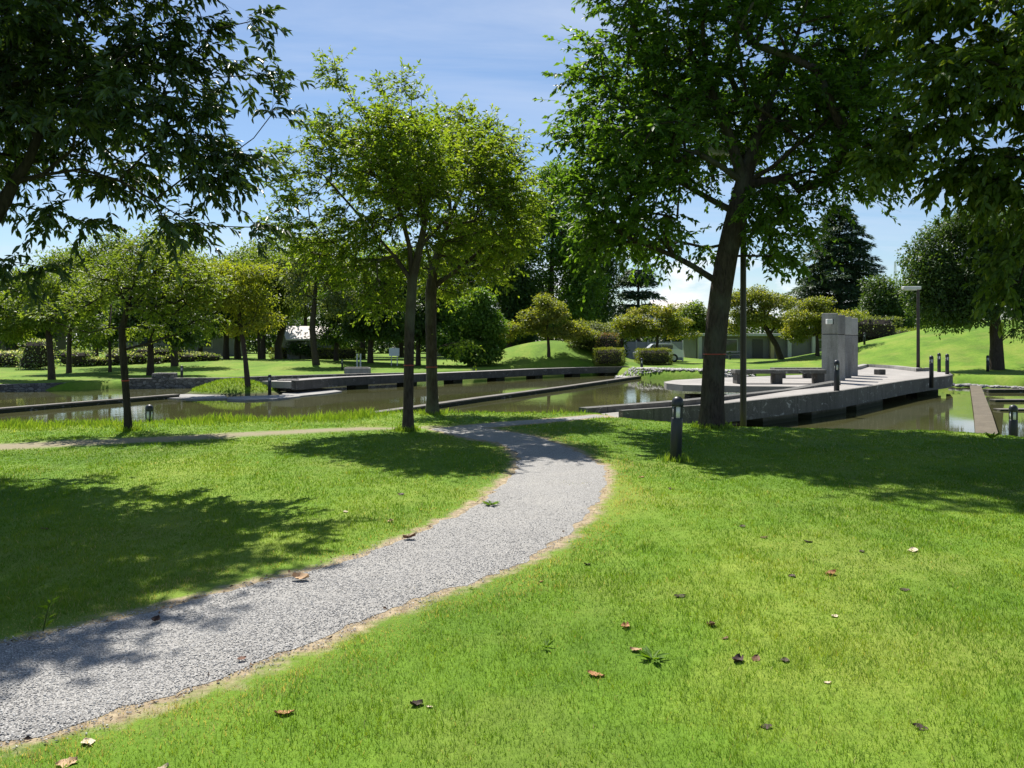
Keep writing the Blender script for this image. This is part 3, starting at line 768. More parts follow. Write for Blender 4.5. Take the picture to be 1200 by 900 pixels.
# --- the pair with red bands by the pond
d = 15.5
tree('keyaki_tree', 'nearer yellow green tree of the pair with red tape beside the footpath', 'tree',
     stem(478, d, [(479, 440), (480, 380), (483, 330), (480, 290), (470, 250)]),
     [blob(430, 190, 75, 55, d), blob(395, 155, 45, 30, d), blob(470, 150, 55, 45, d, .3), blob(375, 210, 40, 28, d), blob(365, 262, 40, 24, d, -.2), blob(420, 262, 60, 34, d), blob(450, 110, 26, 26, d), blob(408, 100, 24, 26, d), blob(395, 285, 66, 36, d, .3), blob(460, 300, 50, 42, d, .6), blob(520, 275, 46, 44, d, .4), blob(350, 275, 36, 26, d), blob(430, 330, 50, 30, d, .5), blob(396, 88, 20, 24, d), blob(470, 112, 18, 28, d), blob(350, 205, 40, 22, d), blob(345, 258, 40, 22, d, .1), blob(360, 235, 40, 24, d, -.2), blob(340, 180, 26, 18, d),  blob(500, 225, 55, 50, d, -.6), blob(400, 310, 55, 28, d, .4), blob(555, 205, 42, 50, d, -.2), blob(575, 215, 44, 50, d, -.2), blob(572, 205, 44, 50, d, -.1), blob(582, 240, 44, 46, d, -.3), blob(568, 190, 40, 36, d, -.2), blob(600, 270, 34, 34, d, -.2), blob(585, 258, 40, 34, d, -.2), blob(560, 262, 44, 38, d, -.3), blob(545, 170, 30, 30, d), blob(440, 345, 40, 35, d, .6), blob(470, 200, 70, 70, d, -1.2), blob(450, 210, 70, 70, d, 1.4)],
     .38, 400, M['leaf_keyaki'], (.09, .043), 12, .095, spikes=[W(386, 84, d), W(398, 100, d), W(470, 98, d), W(482, 116, d), W(347, 178, d), (W(330, 196, d)), W(324, 255, d), W(338, 232, d), W(588, 215, d - .2), W(598, 255, d - .2), W(575, 190, d - .2), W(590, 240, d - .3), W(565, 235, d - .4)], bark='bark', seed=21, mode='twig', twigs=9, group='pair of banded trees by the pond',
     limbs=[[W(482, 335, d), W(462, 300, d), W(436, 270, d - .2), W(410, 240, d - .3), W(385, 212, d - .3)], [W(483, 325, d), W(492, 290, d), W(500, 250, d), W(505, 200, d), W(512, 160, d)],
            [W(470, 255, d), W(452, 200, d + .2), W(430, 150, d + .3), W(405, 105, d + .4)]], step=.35, sides=10, band=(CH - 28 / F * d, 0), hang=.1, flat=.6, flare=1.6, tone=.05)
d = 19.2
tree('keyaki_tree', 'farther tree of the banded pair standing at the pond edge', 'tree',
     stem(507, d, [(506, 440), (505, 380), (505, 340), (510, 300), (520, 250)]),
     [blob(560, 200, 65, 55, d), blob(530, 170, 50, 45, d), blob(590, 235, 42, 40, d, .2), blob(560, 270, 70, 40, d, .4), blob(500, 205, 50, 55, d, .5), blob(540, 145, 36, 28, d), blob(592, 185, 30, 24, d), blob(560, 310, 52, 34, d, .6), blob(600, 240, 48, 48, d, .4), blob(580, 285, 50, 40, d, -.3), blob(520, 140, 22, 26, d), blob(575, 160, 30, 20, d), blob(600, 275, 30, 30, d, .5), blob(490, 300, 50, 35, d, .8), blob(525, 210, 60, 60, d, -1.5), blob(540, 400, 28, 24, d, 0, .5), blob(520, 330, 40, 30, d, .8)],
     
     .46, 235, M['leaf_keyaki'], (.105, .050), 13, .13, spikes=[W(532, 130, d), W(562, 148, d), W(578, 152, d), W(602, 166, d), W(592, 176, d)], bark='bark', seed=25, mode='twig', twigs=9, group='pair of banded trees by the pond',
     limbs=[[W(506, 340, d), W(520, 328, d), W(540, 312, d), W(562, 295, d), W(590, 270, d + .2)], [W(508, 320, d), W(500, 290, d), W(495, 250, d), W(490, 205, d)],
            [W(506, 330, d), W(515, 290, d), W(530, 250, d), W(552, 200, d)]], step=.4, sides=10, band=(CH - 30 / F * d, 0), hang=.1, flat=.6, flare=1.7, tone=.12)

# --- slender tree on the left bank
d = 15.5
tree('young_tree', 'slender dark stemmed tree with red tape on the left bank by the trail', 'tree',
     stem(151, d, [(147, 450), (144, 410), (143, 385)]),
     [blob(145, 335, 50, 34, d), blob(190, 350, 50, 34, d), blob(105, 355, 42, 24, d), blob(225, 330, 45, 30, d), blob(150, 295, 42, 26, d, .2), blob(235, 375, 35, 22, d), blob(180, 310, 60, 30, d, .6), blob(60, 365, 30, 18, d), blob(160, 385, 40, 12, d, .5)],
     .32, 150, M['leaf_mid'], (.08, .036), 10, .066, bark='bark_dark', seed=31, mode='twig', twigs=8,
     limbs=[[W(143, 392, d), W(128, 384, d), W(105, 390, d), W(82, 384, d), W(55, 374, d)], [W(143, 388, d), W(150, 360, d), W(158, 330, d), W(166, 300, d)], [W(147, 412, d), W(175, 402, d), W(205, 392, d), W(225, 378, d)]],
     tone=.12, step=.3, sides=9, band=(CH - 46 / F * d, 0), hang=.15, flat=.6, flare=1.7)

# --- island and far-shore trees: (kind, label, category, d, trunk points, blobs (px,py,rx,ry[,dd]), clump r, clumps, mat, leaf, per, trunk r, extra)
FAR = [
 ('island_tree', 'yellow green tree growing on the little pond island', 34.5, 291, [(288, 425), (285, 400), (281, 380)],
  [(270, 345, 55, 28), (305, 375, 26, 16), (250, 318, 40, 18), (295, 320, 35, 20), (282, 385, 24, 10), (235, 350, 22, 20)], .62, 64, 'leaf_yellow', (.15, .07), 75, .125),
 ('round_tree', 'olive tree behind the far left stone wall nearest the frame edge', 40.5, 61, [(60, 425), (58, 400), (55, 380)],
  [(50, 365, 50, 28), (15, 385, 30, 22), (95, 350, 36, 24), (60, 330, 40, 18), (110, 385, 22, 14), (-30, 370, 50, 40)], .75, 95, 'leaf_mid', (.18, .085), 85, .19),
 ('thin_tree', 'thin straight tree behind the olive tree at the far left', 49, 81, [(81, 415), (82, 380)],
  [(90, 340, 45, 30), (70, 310, 30, 20), (120, 320, 25, 25)], .95, 60, 'leaf_mid', (.22, .1), 75, .17),
 ('dark_tree', 'dark crowned tree standing behind the square stone post', 46, 176, [(177, 420), (176, 395)],
  [(170, 370, 48, 30), (205, 380, 36, 24), (140, 385, 34, 18), (185, 345, 40, 22), (215, 400, 24, 16)], .85, 100, 'leaf_dark', (.2, .095), 90, .22),
 ('small_tree', 'small thin tree between the dark crowned tree and olive tree', 50, 129, [(129, 420), (128, 395)],
  [(125, 375, 35, 25), (110, 395, 25, 14)], .8, 45, 'leaf_mid', (.2, .09), 70, .11),
 ('tall_tree', 'tall airy tree with thin tops above the left far shore', 56, 205, [(204, 400), (198, 350), (186, 305)],
  [(150, 320, 40, 34), (190, 290, 32, 26), (225, 330, 45, 40), (130, 350, 30, 28), (178, 272, 16, 12), (215, 300, 30, 25), (185, 350, 50, 30)], 1.05, 95, 'leaf_mid', (.24, .11), 75, .26),
 ('twin_stem_tree', 'dark trunked tree just left behind the island on the far lawn', 66, 265, [(265, 405), (266, 380)],
  [(260, 365, 36, 28), (240, 385, 24, 18), (285, 345, 34, 26), (255, 335, 36, 25)], 1.1, 80, 'leaf_dark', (.26, .12), 85, .28),
 ('leaning_tree', 'stout trunked tree second behind the island on the far lawn', 67, 279, [(278, 405), (280, 380)],
  [(300, 350, 40, 36), (290, 385, 26, 16), (330, 320, 40, 34), (310, 310, 35, 20)], 1.15, 80, 'leaf_mid', (.26, .12), 80, .3),
 ('slim_tree', 'slim tree between the island tree and the forked tree', 64, 304, [(303, 405), (303, 385)],
  [(308, 372, 24, 20), (300, 350, 22, 16)], .95, 40, 'leaf_dark', (.24, .11), 75, .12),
 ('forked_tree', 'low forked tree with golden green crown left of the pale house', 66, 327, [(326, 405), (330, 390), (336, 370)],
  [(322, 355, 30, 22), (322, 378, 16, 8), (312, 330, 30, 18), (345, 340, 26, 20)], 1.0, 80, 'leaf_yellow', (.25, .115), 80, .34),
 ('airy_tree', 'tall open crowned tree standing in front of the pale house', 57, 371, [(368, 410), (366, 385), (369, 350), (372, 310)],
  [(365, 300, 34, 28), (395, 320, 32, 30), (345, 330, 24, 22), (400, 355, 30, 24), (355, 350, 26, 16), (380, 285, 24, 16)], .85, 90, 'leaf_grey', (.2, .09), 48, .27),
 ('shade_tree', 'dark tree just right of the pale house on the far lawn', 63, 394, [(394, 410), (396, 385)],
  [(400, 370, 34, 30), (420, 345, 34, 34), (390, 395, 24, 10)], 1.05, 85, 'leaf_dark', (.24, .11), 85, .22),
 ('shade_tree', 'dense dark tree left of the white notice board', 60, 434, [(434, 408), (436, 380)],
  [(440, 360, 44, 40), (420, 385, 26, 18), (460, 335, 40, 30), (450, 390, 30, 14)], 1.05, 120, 'leaf_dark', (.24, .11), 90, .24),
 ('shade_tree', 'dense dark tree just right of the white notice board', 58, 490, [(490, 408), (490, 380)],
  [(495, 370, 40, 32), (520, 350, 34, 34), (470, 385, 26, 18), (515, 395, 24, 14)], 1.0, 110, 'leaf_dark', (.24, .11), 90, .2),
 ('bushy_tree', 'dense bright green tree with crown nearly to the ground left of the mound', 56, 553, [(553, 400), (552, 370)],
  [(548, 372, 30, 30), (533, 398, 28, 24), (574, 390, 22, 32), (562, 352, 18, 16), (555, 412, 34, 16), (530, 368, 14, 18)], .62, 170, 'leaf_bright', (.2, .095), 100, .24),
 ('tall_tree', 'tallest bright tree rising behind the mound with a straight stem', 76, 645, [(645, 380), (646, 320), (648, 260), (650, 215)],
  [(640, 250, 42, 40), (670, 290, 44, 40), (615, 290, 34, 36), (655, 210, 34, 26), (630, 335, 36, 28), (680, 335, 40, 34), (650, 370, 60, 26)], 1.25, 170, 'leaf_bright', (.3, .14), 85, .4),
 ('tall_tree', 'tall green tree behind the bright tree and left of the pine', 82, 694, [(694, 380), (692, 330)],
  [(695, 320, 36, 50), (680, 370, 40, 30), (705, 355, 24, 34), (690, 270, 26, 30)], 1.4, 100, 'leaf_dark', (.32, .15), 90, .35),
 ('tall_tree', 'dark tree rising behind the dense bright green tree', 74, 596, [(596, 390), (595, 340)],
  [(592, 330, 30, 40), (602, 380, 30, 26), (575, 300, 30, 30), (610, 350, 24, 40)], 1.25, 110, 'leaf_dark', (.3, .14), 90, .32),
 ('maple_tree', 'bronze tinged round maple standing on the mound', 57.5, 643, [(643, 410), (642, 392), (641, 378)],
  [(645, 368, 26, 20), (612, 386, 28, 12), (672, 386, 24, 16), (638, 353, 16, 12), (596, 395, 18, 9), (625, 372, 20, 14), (690, 392, 14, 10), (655, 390, 30, 10)], .62, 120, 'leaf_maple', (.15, .09), 95, .19),
 ('grey_bush', 'grey green shrubby tree on the right end of the mound', 60, 693, [(693, 410), (693, 398)],
  [(694, 392, 26, 18), (680, 398, 18, 12), (706, 396, 18, 14)], .6, 80, 'leaf_grey', (.15, .06), 80, .09),
 ('maple_tree', 'spreading yellow maple over the grey panel fence', 64, 769, [(770, 405), (771, 390), (768, 378)],
  [(742, 380, 32, 14), (792, 378, 26, 14), (778, 364, 22, 13), (730, 390, 24, 12), (800, 392, 22, 12), (760, 388, 30, 12), (752, 366, 16, 10)], .62, 120, 'leaf_maple', (.15, .09), 95, .14),
 ('maple_tree', 'leaning maple in front of the low park building', 66, 916, [(910, 405), (902, 392), (895, 380)],
  [(880, 372, 32, 18), (905, 355, 30, 16), (865, 350, 22, 16), (885, 345, 26, 12), (925, 378, 26, 14), (860, 385, 20, 12)], .7, 130, 'leaf_maple', (.16, .095), 95, .27),
 ('maple_tree', 'rounded light maple directly behind the concrete pillars', 62, 958, [(958, 405), (957, 392)],
  [(950, 372, 34, 18), (975, 385, 24, 16), (955, 355, 22, 12), (930, 390, 20, 14), (1000, 370, 16, 8)], .68, 120, 'leaf_maple', (.16, .095), 95, .17),
 ('round_tree', 'rounded dark tree on the skyline right of the conifer', 82, 1046, [(1046, 385), (1042, 365)],
  [(1038, 358, 30, 26), (1022, 372, 22, 18), (1030, 335, 20, 14), (1055, 370, 18, 18)], 1.0, 110, 'leaf_dark', (.27, .12), 85, .28),
 ('skyline_tree', 'pale green tree behind the street lamp with small head', 92, 1082, [(1082, 380), (1084, 350)],
  [(1085, 345, 26, 32), (1072, 365, 20, 22), (1098, 330, 22, 26)], 1.2, 90, 'leaf_bright', (.3, .14), 70, .25),
 ('hill_tree', 'broad dark tree standing on the grassy hill at right', 47, 1168, [(1168, 405), (1167, 385), (1166, 365)],
  [(1130, 330, 55, 50), (1100, 355, 34, 34), (1165, 310, 55, 45), (1110, 300, 34, 34), (1150, 275, 40, 25), (1210, 330, 50, 50), (1110, 380, 26, 10), (1200, 385, 25, 14), (1190, 270, 50, 40), (1250, 370, 40, 25), (1092, 325, 42, 52), (1138, 268, 52, 28), (1118, 365, 52, 26), (1085, 290, 24, 28)], .95, 290, 'leaf_dark', (.19, .09), 100, .42),
 ('round_tree', 'dark clipped round tree in front of the far left dark house', 72, 20, [(20, 410), (20, 390)],
  [(15, 385, 30, 24), (40, 392, 24, 18), (-15, 375, 30, 30)], 1.1, 60, 'leaf_dark', (.26, .12), 85, .2),
 ('skyline_tree', 'tall olive tree in the far left row above the olive tree', 74, 30, [(30, 400), (32, 360)],
  [(30, 345, 40, 34), (70, 345, 34, 26), (0, 350, 34, 30)], 1.3, 80, 'leaf_mid', (.3, .14), 70, .25),
 ('skyline_tree', 'tall dark tree in the far row behind the island', 84, 235, [(235, 400), (236, 360)],
  [(235, 365, 40, 34), (200, 375, 32, 28), (262, 350, 34, 32), (270, 315, 30, 24)], 1.4, 100, 'leaf_dark', (.32, .15), 80, .3),
 ('skyline_tree', 'tall grey green tree in the far row above the pale house', 99, 358, [(358, 400), (358, 350)],
  [(350, 340, 34, 40), (380, 350, 30, 34), (330, 360, 26, 28), (410, 360, 30, 34)], 1.4, 100, 'leaf_grey', (.32, .15), 70, .3),
 ('skyline_tree', 'tall dark tree behind the white notice board', 90, 470, [(470, 400), (470, 350)],
  [(465, 350, 36, 44), (500, 345, 36, 44), (435, 370, 30, 30), (530, 355, 34, 44)], 1.45, 130, 'leaf_dark', (.34, .16), 80, .32),
 ('skyline_tree', 'small tree behind the big trunk and park building', 96, 812, [(812, 405), (812, 385)],
  [(812, 372, 20, 22), (800, 385, 18, 14), (828, 385, 18, 16)], 1.1, 60, 'leaf_mid', (.3, .14), 80, .2),
 ('skyline_tree', 'tall light green tree in the far row between the young tree and stone post', 70, 112, [(112, 400), (112, 350), (114, 320)],
  [(110, 320, 46, 40), (150, 345, 36, 40), (85, 350, 34, 34), (130, 290, 26, 24)], 1.3, 120, 'leaf_mid', (.28, .13), 60, .28),
 ('skyline_tree', 'tall feathery tree in the far row above the forked tree', 78, 308, [(308, 400), (308, 350), (305, 320)],
  [(300, 310, 40, 34), (335, 320, 32, 34), (275, 330, 30, 36), (310, 350, 46, 36), (320, 285, 22, 16)], 1.35, 120, 'leaf_mid', (.3, .14), 60, .28),
 ('skyline_tree', 'tall green tree in the far row behind the nearer banded trunk', 80, 425, [(425, 400), (425, 350)],
  [(425, 330, 40, 44), (450, 310, 36, 36), (400, 350, 30, 36), (440, 370, 44, 30)], 1.4, 120, 'leaf_bright', (.3, .14), 60, .3),
 ('skyline_tree', 'tall green tree in the far row behind the farther banded trunk', 84, 535, [(535, 400), (535, 350)],
  [(535, 320, 40, 50), (560, 300, 36, 40), (510, 330, 32, 44), (545, 370, 44, 34)], 1.4, 130, 'leaf_dark', (.32, .15), 70, .3),
 ('skyline_tree', 'light green tree rising behind the bush and hill edge', 98, 1010, [(1010, 400), (1010, 380)],
  [(1008, 376, 26, 18), (985, 388, 24, 12), (1030, 384, 24, 14)], 1.2, 60, 'leaf_mid', (.3, .14), 70, .22),
 ('dark_tree', 'dark small tree left of the pale house by the hedge', 78, 352, [(352, 412), (352, 405)],
  [(350, 407, 13, 9), (360, 412, 8, 5)], .6, 40, 'leaf_dark', (.2, .1), 70, .1),
]
for k, (nm, lab, d, px, tp, bl, cr, nc, mt, lf, per, tr) in enumerate(FAR):
    tree(nm, lab, 'tree', stem(px, d, tp), [blob(*b[:4], d) for b in bl], cr, int(nc * (1.15 if 'maple' not in nm else .72)), M[mt], (lf[0] * 1.1, lf[1] * 1.15), int(per * 2.0), tr * .8, seed=100 + k, step=max(.6, d / 60), sides=7, flat=.62 if 'maple' not in nm else .5, shell=.42 if 'maple' not in nm else .5,
         hang=.2 if 'maple' not in nm else .05, flare=1.5)

# conifers
def conifer(name, label, px, d, y_top, y_base, half, tiers, mat, seed, lean=0.0, gap=0.0, leaf=(.55, .16), bare=.05):
    r = np.random.default_rng(seed)
    x = (px - 600) / F * d; z0 = tz(x, d); H = CH + (HZ - y_top) / F * d - z0; Rm = half / F * d
    o = empty(name, (x, d, z0), label, 'tree')
    V, Q, n0 = [], [], 0
    n0 = tube(V, Q, [np.array([0, 0, -.2]), np.array([0, 0, H * .5]), np.array([lean, 0, H * .98])], [H * .021, H * .013, .03], 8, 0)
    LP, LA, LB = [], [], []
    for i in range(tiers):
        t = bare + (1 - bare) * (i + r.uniform(-.3, .3)) / tiers; t = min(max(t, .02), .985)
        if gap and r.random() < gap: continue
        nb = int(9 - 4 * t)
        for b in range(nb):
            a = 6.28 * b / nb + r.uniform(-.4, .4)
            L = Rm * (1 - t) ** .75 * r.uniform(.65, 1.15) + .25
            dv = np.array([math.cos(a), math.sin(a), 0])
            p0 = np.array([lean * t, 0, H * t]); p1 = p0 + dv * L * .6 + np.array([0, 0, .06 * L]); p2 = p0 + dv * L + np.array([0, 0, -.10 * L])
            n0 = tube(V, Q, [p0, p1, p2], [.05 + .012 * L, .03, .012], 4, n0)
            m = int(34 + 46 * L)
            u = r.random(m) ** .65; wd = (.32 * L * (1 - .6 * u) + .15)
            pt = np.where(u[:, None] < .6, p0 + (p1 - p0) * (u[:, None] / .6), p1 + (p2 - p1) * ((u[:, None] - .6) / .4))
            sd = np.array([-dv[1], dv[0], 0]); off = r.uniform(-1, 1, m)
            pt = pt + sd * (off * wd)[:, None] + np.array([0, 0, 1]) * (r.normal(-.05, .10, m) - .10 * np.abs(off) * wd)[:, None]
            LP.append(pt); LA.append(dv * .8 + sd * (off * .9)[:, None] + r.normal(0, .25, (m, 3)) + np.array([0, 0, -.18])); LB.append(np.full(m, r.normal(0, .12)))
    LP = np.concatenate(LP); LA = np.concatenate(LA); LB = np.concatenate(LB); m = len(LP)
    lv, lf = leaf_arrays(LP, LA, np.array([0, 0, 1.0]) + r.normal(0, .3, (m, 3)), leaf[0] * r.uniform(.6, 1.2, m), leaf[1] * r.uniform(.7, 1.3, m), False, .1)
    rnd = np.clip(.5 + LB + r.normal(0, .17, m), 0, 1)
    link('trunk', mesh_np('trunk', np.concatenate(V), [np.concatenate(Q)], M['bark_far'], smooth=True), o)
    link('crown', mesh_np('crown', lv, [lf], mat, {'rnd': ('FACE', np.concatenate([rnd, rnd]))}), o)
    return o
conifer('conifer', 'tall dark pyramidal conifer behind the concrete pillars', 984, 95, 236, 410, 88, 36, M['leaf_conifer'], 3)
conifer('pine_tree', 'open layered pine beside the grey panel fence', 748, 72, 285, 420, 46, 15, M['leaf_conifer'], 8, gap=.25, leaf=(.4, .13), bare=.42)
conifer('conifer', 'narrow dark conifer behind the dense bright green tree', 604, 92, 290, 415, 30, 26, M['leaf_conifer'], 12)

# shrubs, hedges and the wood beyond
def leaf_mass(name, label, cat, boxes, n, mat, leaf, seed, group=None, kind=None, white=0.0, part=False):
    """leaves through the outer skin of rounded boxes (centre, half sizes) around a dark woody core"""
    r = np.random.default_rng(seed)
    P, Nn = [], []
    vol = np.array([b[1][0] * b[1][2] + b[1][0] * b[1][1] + b[1][1] * b[1][2] for b in boxes]); vol = vol / vol.sum()
    for (c, h), f in zip(boxes, vol):
        m = int(n * f)
        u = r.uniform(-1, 1, (m, 3)); ax = r.choice(3, m, p=np.array([h[1] * h[2], h[0] * h[2], 1.4 * h[0] * h[1]]) / (h[1] * h[2] + h[0] * h[2] + 1.4 * h[0] * h[1]))
        u[np.arange(m), ax] = np.sign(u[np.arange(m), ax]) * r.uniform(.82, 1.04, m)
        ln = np.linalg.norm(np.sign(u) * np.abs(u) ** 4, axis=1)
        u = u / np.maximum(1, ln[:, None] ** .25)
        P.append(np.array(c) + u * np.array(h)); Nn.append(u)
    P = np.concatenate(P); Nn = np.concatenate(Nn); m = len(P)
    P = P + r.normal(0, leaf[0] * .35, P.shape) + .05 * np.stack([snoise(P[:, 0], P[:, 2], .4)] * 3, 1) * Nn
    lv, lf = leaf_arrays(P, Nn + r.normal(0, .7, P.shape), Nn + r.normal(0, .5, P.shape), leaf[0] * r.uniform(.7, 1.2, m), leaf[1] * r.uniform(.7, 1.2, m), False, .1)
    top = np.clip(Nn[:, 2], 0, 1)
    rnd = np.clip(r.normal(.38, .16, m) + .25 * (top > .8), 0, .72 if white else 1)  # upward leaves get a lighter colour to imitate sunlit tops
    if white: rnd = np.where(r.random(m) < white, 1.0, rnd)
    base = np.array(boxes[0][0]) - np.array([0, 0, boxes[0][1][2]])
    o = empty(name, base, label, cat, group)
    if kind: o['kind'] = kind
    link('foliage', mesh_np('foliage', lv - base, [lf], mat, {'rnd': ('FACE', np.concatenate([rnd, rnd]))}), o)
    mb = MB()
    for c, h in boxes:
        q = np.array(c) - base
        mb.box(q, (h[0] * 1.62, h[1] * 1.62, h[2] * 1.7), 0, min(h) * .5)
    mb.build('branches', M['bark_dark'], o)
    return o
def gbox(px, d, w, h, dep, z=None, up=0.0):
    x = (px - 600) / F * d; z = tz(x, d) if z is None else z
    return ((x, d, z + h / 2 + up), (w / 2, dep / 2, h / 2))
leaf_mass('hedge', 'clipped square hedge at the right end of the walkway bridge', 'hedge', [gbox(713, 56, 2.1, 1.15, 1.6)], 5200, M['hedge_leaf'], (.085, .05), 1)
leaf_mass('hedge', 'clipped oblong hedge in front of the parked silver car', 'hedge', [gbox(766, 59, 2.5, 1.15, 1.6)], 5200, M['hedge_leaf'], (.085, .05), 2)
leaf_mass('flowering_bush', 'reddish flowering bush behind the clipped square hedge', 'bush', [gbox(711, 58.5, 1.6, 1.75, 1.2)], 2200, M['leaf_pinkbush'], (.11, .06), 3, white=.12)
leaf_mass('hedge', 'long hedge with yellow sunlit-coloured top in front of the pale house', 'hedge', [gbox(372, 79, 9.0, 1.0, 1.4)], 7000, M['hedge_leaf'], (.14, .08), 4)
leaf_mass('white_flower_bush', 'white flowering shrub at the foot of the dark house', 'bush', [gbox(12, 56, 2.6, 1.0, 1.6)], 1500, M['leaf_flower'], (.14, .09), 5, white=.35)
leaf_mass('white_flower_bush', 'taller pale shrub left behind the olive tree trunk', 'bush', [gbox(44, 53, 1.8, 1.9, 1.4), gbox(38, 53, 1.2, .9, 1.6)], 1500, M['leaf_flower'], (.13, .07), 6, white=.2)
fbx = []
for q in range(22):
    t = q / 21; fbx.append(gbox(84 + 160 * t + random.uniform(-4, 4), 57 + 3 * t + random.uniform(-.8, .8), random.uniform(.9, 1.9), random.uniform(.35, 1.05), random.uniform(.7, 1.3)))
leaf_mass('flower_border', 'long uneven border with white flowers behind the far left trees', 'shrub border', fbx, 6000, M['leaf_flower'], (.15, .085), 7, white=.10)
leaf_mass('bush', 'rounded grey green bush on the left slope of the hill', 'bush', [gbox(1018, 70, 4.6, 2.2, 3.0), gbox(1000, 71, 2.6, 1.6, 2.4)], 2600, M['leaf_grey'], (.2, .1), 8)
leaf_mass('bush', 'low olive bush right of the rounded grey bush on the skyline', 'bush', [gbox(1055, 76, 3.6, 2.1, 2.6)], 1800, M['leaf_mid'], (.2, .1), 9)
leaf_mass('bush', 'dark bush behind the grey shrubby tree and fence end', 'bush', [gbox(712, 66, 3.0, 2.6, 2.0), gbox(690, 67, 2.6, 2.2, 2.0)], 2600, M['leaf_dark'], (.2, .1), 10)
def far_wood():
    r = np.random.default_rng(77)
    n = 60000
    ang = r.uniform(-.80, .80, n); dist = 112 + 10 * r.random(n)
    x = np.tan(ang) * dist; y = dist
    top = 5.2 + 1.6 * snoise(x, y * 0, 5.0) + 1.0 * snoise(x + 50, y * 0, 1.6)
    top = np.where((x > 14) & (x < 34), top * .62, top)
    P = np.stack([x, y, top * r.random(n) ** .7], 1)
    lv, lf = leaf_arrays(P, r.normal(0, 1, P.shape), np.array([0, -.3, 1.0]) + r.normal(0, .6, P.shape), r.uniform(.5, .9, n), r.uniform(.25, .45, n), False, .1)
    rnd = np.clip(.4 + .2 * snoise(x, P[:, 2], 2.2) + r.normal(0, .15, n), 0, 1)
    o = link('far_wood', mesh_np('far_wood', lv, [lf], M['leaf_dark'], {'rnd': ('FACE', np.concatenate([rnd, rnd]))}))
    tag(o, 'dense dark wood closing the view beyond the park', 'wood', kind='stuff')
far_wood()

# ------------------------------------------------------------------ walkway, plaza, bridge, walls
ZD = .20
near_edge = [np.array([2.47, 18.5]), np.array([5.3, 20.25]), np.array([9.66, 24.4]), np.array([14.9, 31.0])]
def offs(P, w):
    P = np.array(P); T = norm(np.gradient(P, axis=0)); return P + np.stack([-T[:, 1], T[:, 0]], 1) * w
inner = offs(near_edge, 1.45)
def xy(px, py, z=ZD): return gp(px, py, z)[:2]
tipL = [xy(870, 452.5), xy(800, 451), xy(781, 449.2), xy(778, 447.5), xy(790, 445.3), xy(830, 443)]
plaza_far = [xy(880, 441.5), xy(965, 438.2), xy(1006, 433.5), xy(1017, 430.0), xy(1045, 432.0), xy(1074, 435.6), xy(1094, 434.8), xy(1112, 437.0), xy(1115.5, 439.5), xy(1108, 441.2), xy(1085, 443.5)]
inner_end = np.array([11.25, 28.4])
poly = [tuple(p) for p in near_edge] + [tuple(p) for p in plaza_far[::-1]] + [tuple(p) for p in tipL[::-1]] + [tuple(xy(940, 453.0)), tuple(inner_end)] + [tuple(inner[2]), tuple(inner[1]), tuple(inner[0])]
ow = empty('concrete_walkway', (near_edge[0][0], near_edge[0][1], -.1), 'raised concrete walkway leading from the right lawn to the plaza with pillars', 'walkway')
wb = np.array(ow.location)
def shift(poly): return [(p[0] - wb[0], p[1] - wb[1]) for p in poly]
def to(z): return z - wb[2]
def dz(p):
    return ZD - .25 * (1 - sstep((p[0] - 2.0) / 7.0)) * (1 - sstep((p[1] - 22) / 5))
MB().prism(shift(poly), [to(-.30 if p[1] < 22 else -.02) for p in poly], [to(float(dz(p))) for p in poly[::1]]).build('deck', M['deck'], ow)
# face band hung on the near side (stained, colour also darkened to stand for shade)
fa = offs(near_edge, -.03); 
def strip(mb, A, B, z0, z1):
    for i in range(len(A) - 1):
        z_ = [float(z1[k]) if hasattr(z1, '__len__') else z1 for k in (i, i + 1, i + 1, i)]
        mb.prism(shift([tuple(A[i]), tuple(A[i + 1]), tuple(B[i + 1]), tuple(B[i])]), to(z0), [to(q) for q in z_])
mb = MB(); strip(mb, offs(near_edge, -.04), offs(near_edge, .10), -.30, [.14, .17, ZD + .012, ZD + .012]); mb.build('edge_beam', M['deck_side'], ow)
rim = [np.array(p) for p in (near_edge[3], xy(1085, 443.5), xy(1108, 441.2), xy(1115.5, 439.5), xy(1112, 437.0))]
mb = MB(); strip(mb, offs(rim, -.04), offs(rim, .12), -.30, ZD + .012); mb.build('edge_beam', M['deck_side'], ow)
# parapet on the pond side
pa = [inner[0] + (inner[0] - inner[1]) * .12, inner[0], inner[1], inner[2], inner_end + np.array([-.05, -.1]), np.array([11.55, 27.6])]
pa = [inner[0], inner[1], inner[2], inner[2] + (inner_end - inner[2]) * .98]
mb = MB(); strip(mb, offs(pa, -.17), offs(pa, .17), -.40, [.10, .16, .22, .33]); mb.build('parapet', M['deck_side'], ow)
nb = [near_edge[0], near_edge[0] + (near_edge[1] - near_edge[0]) * .97]
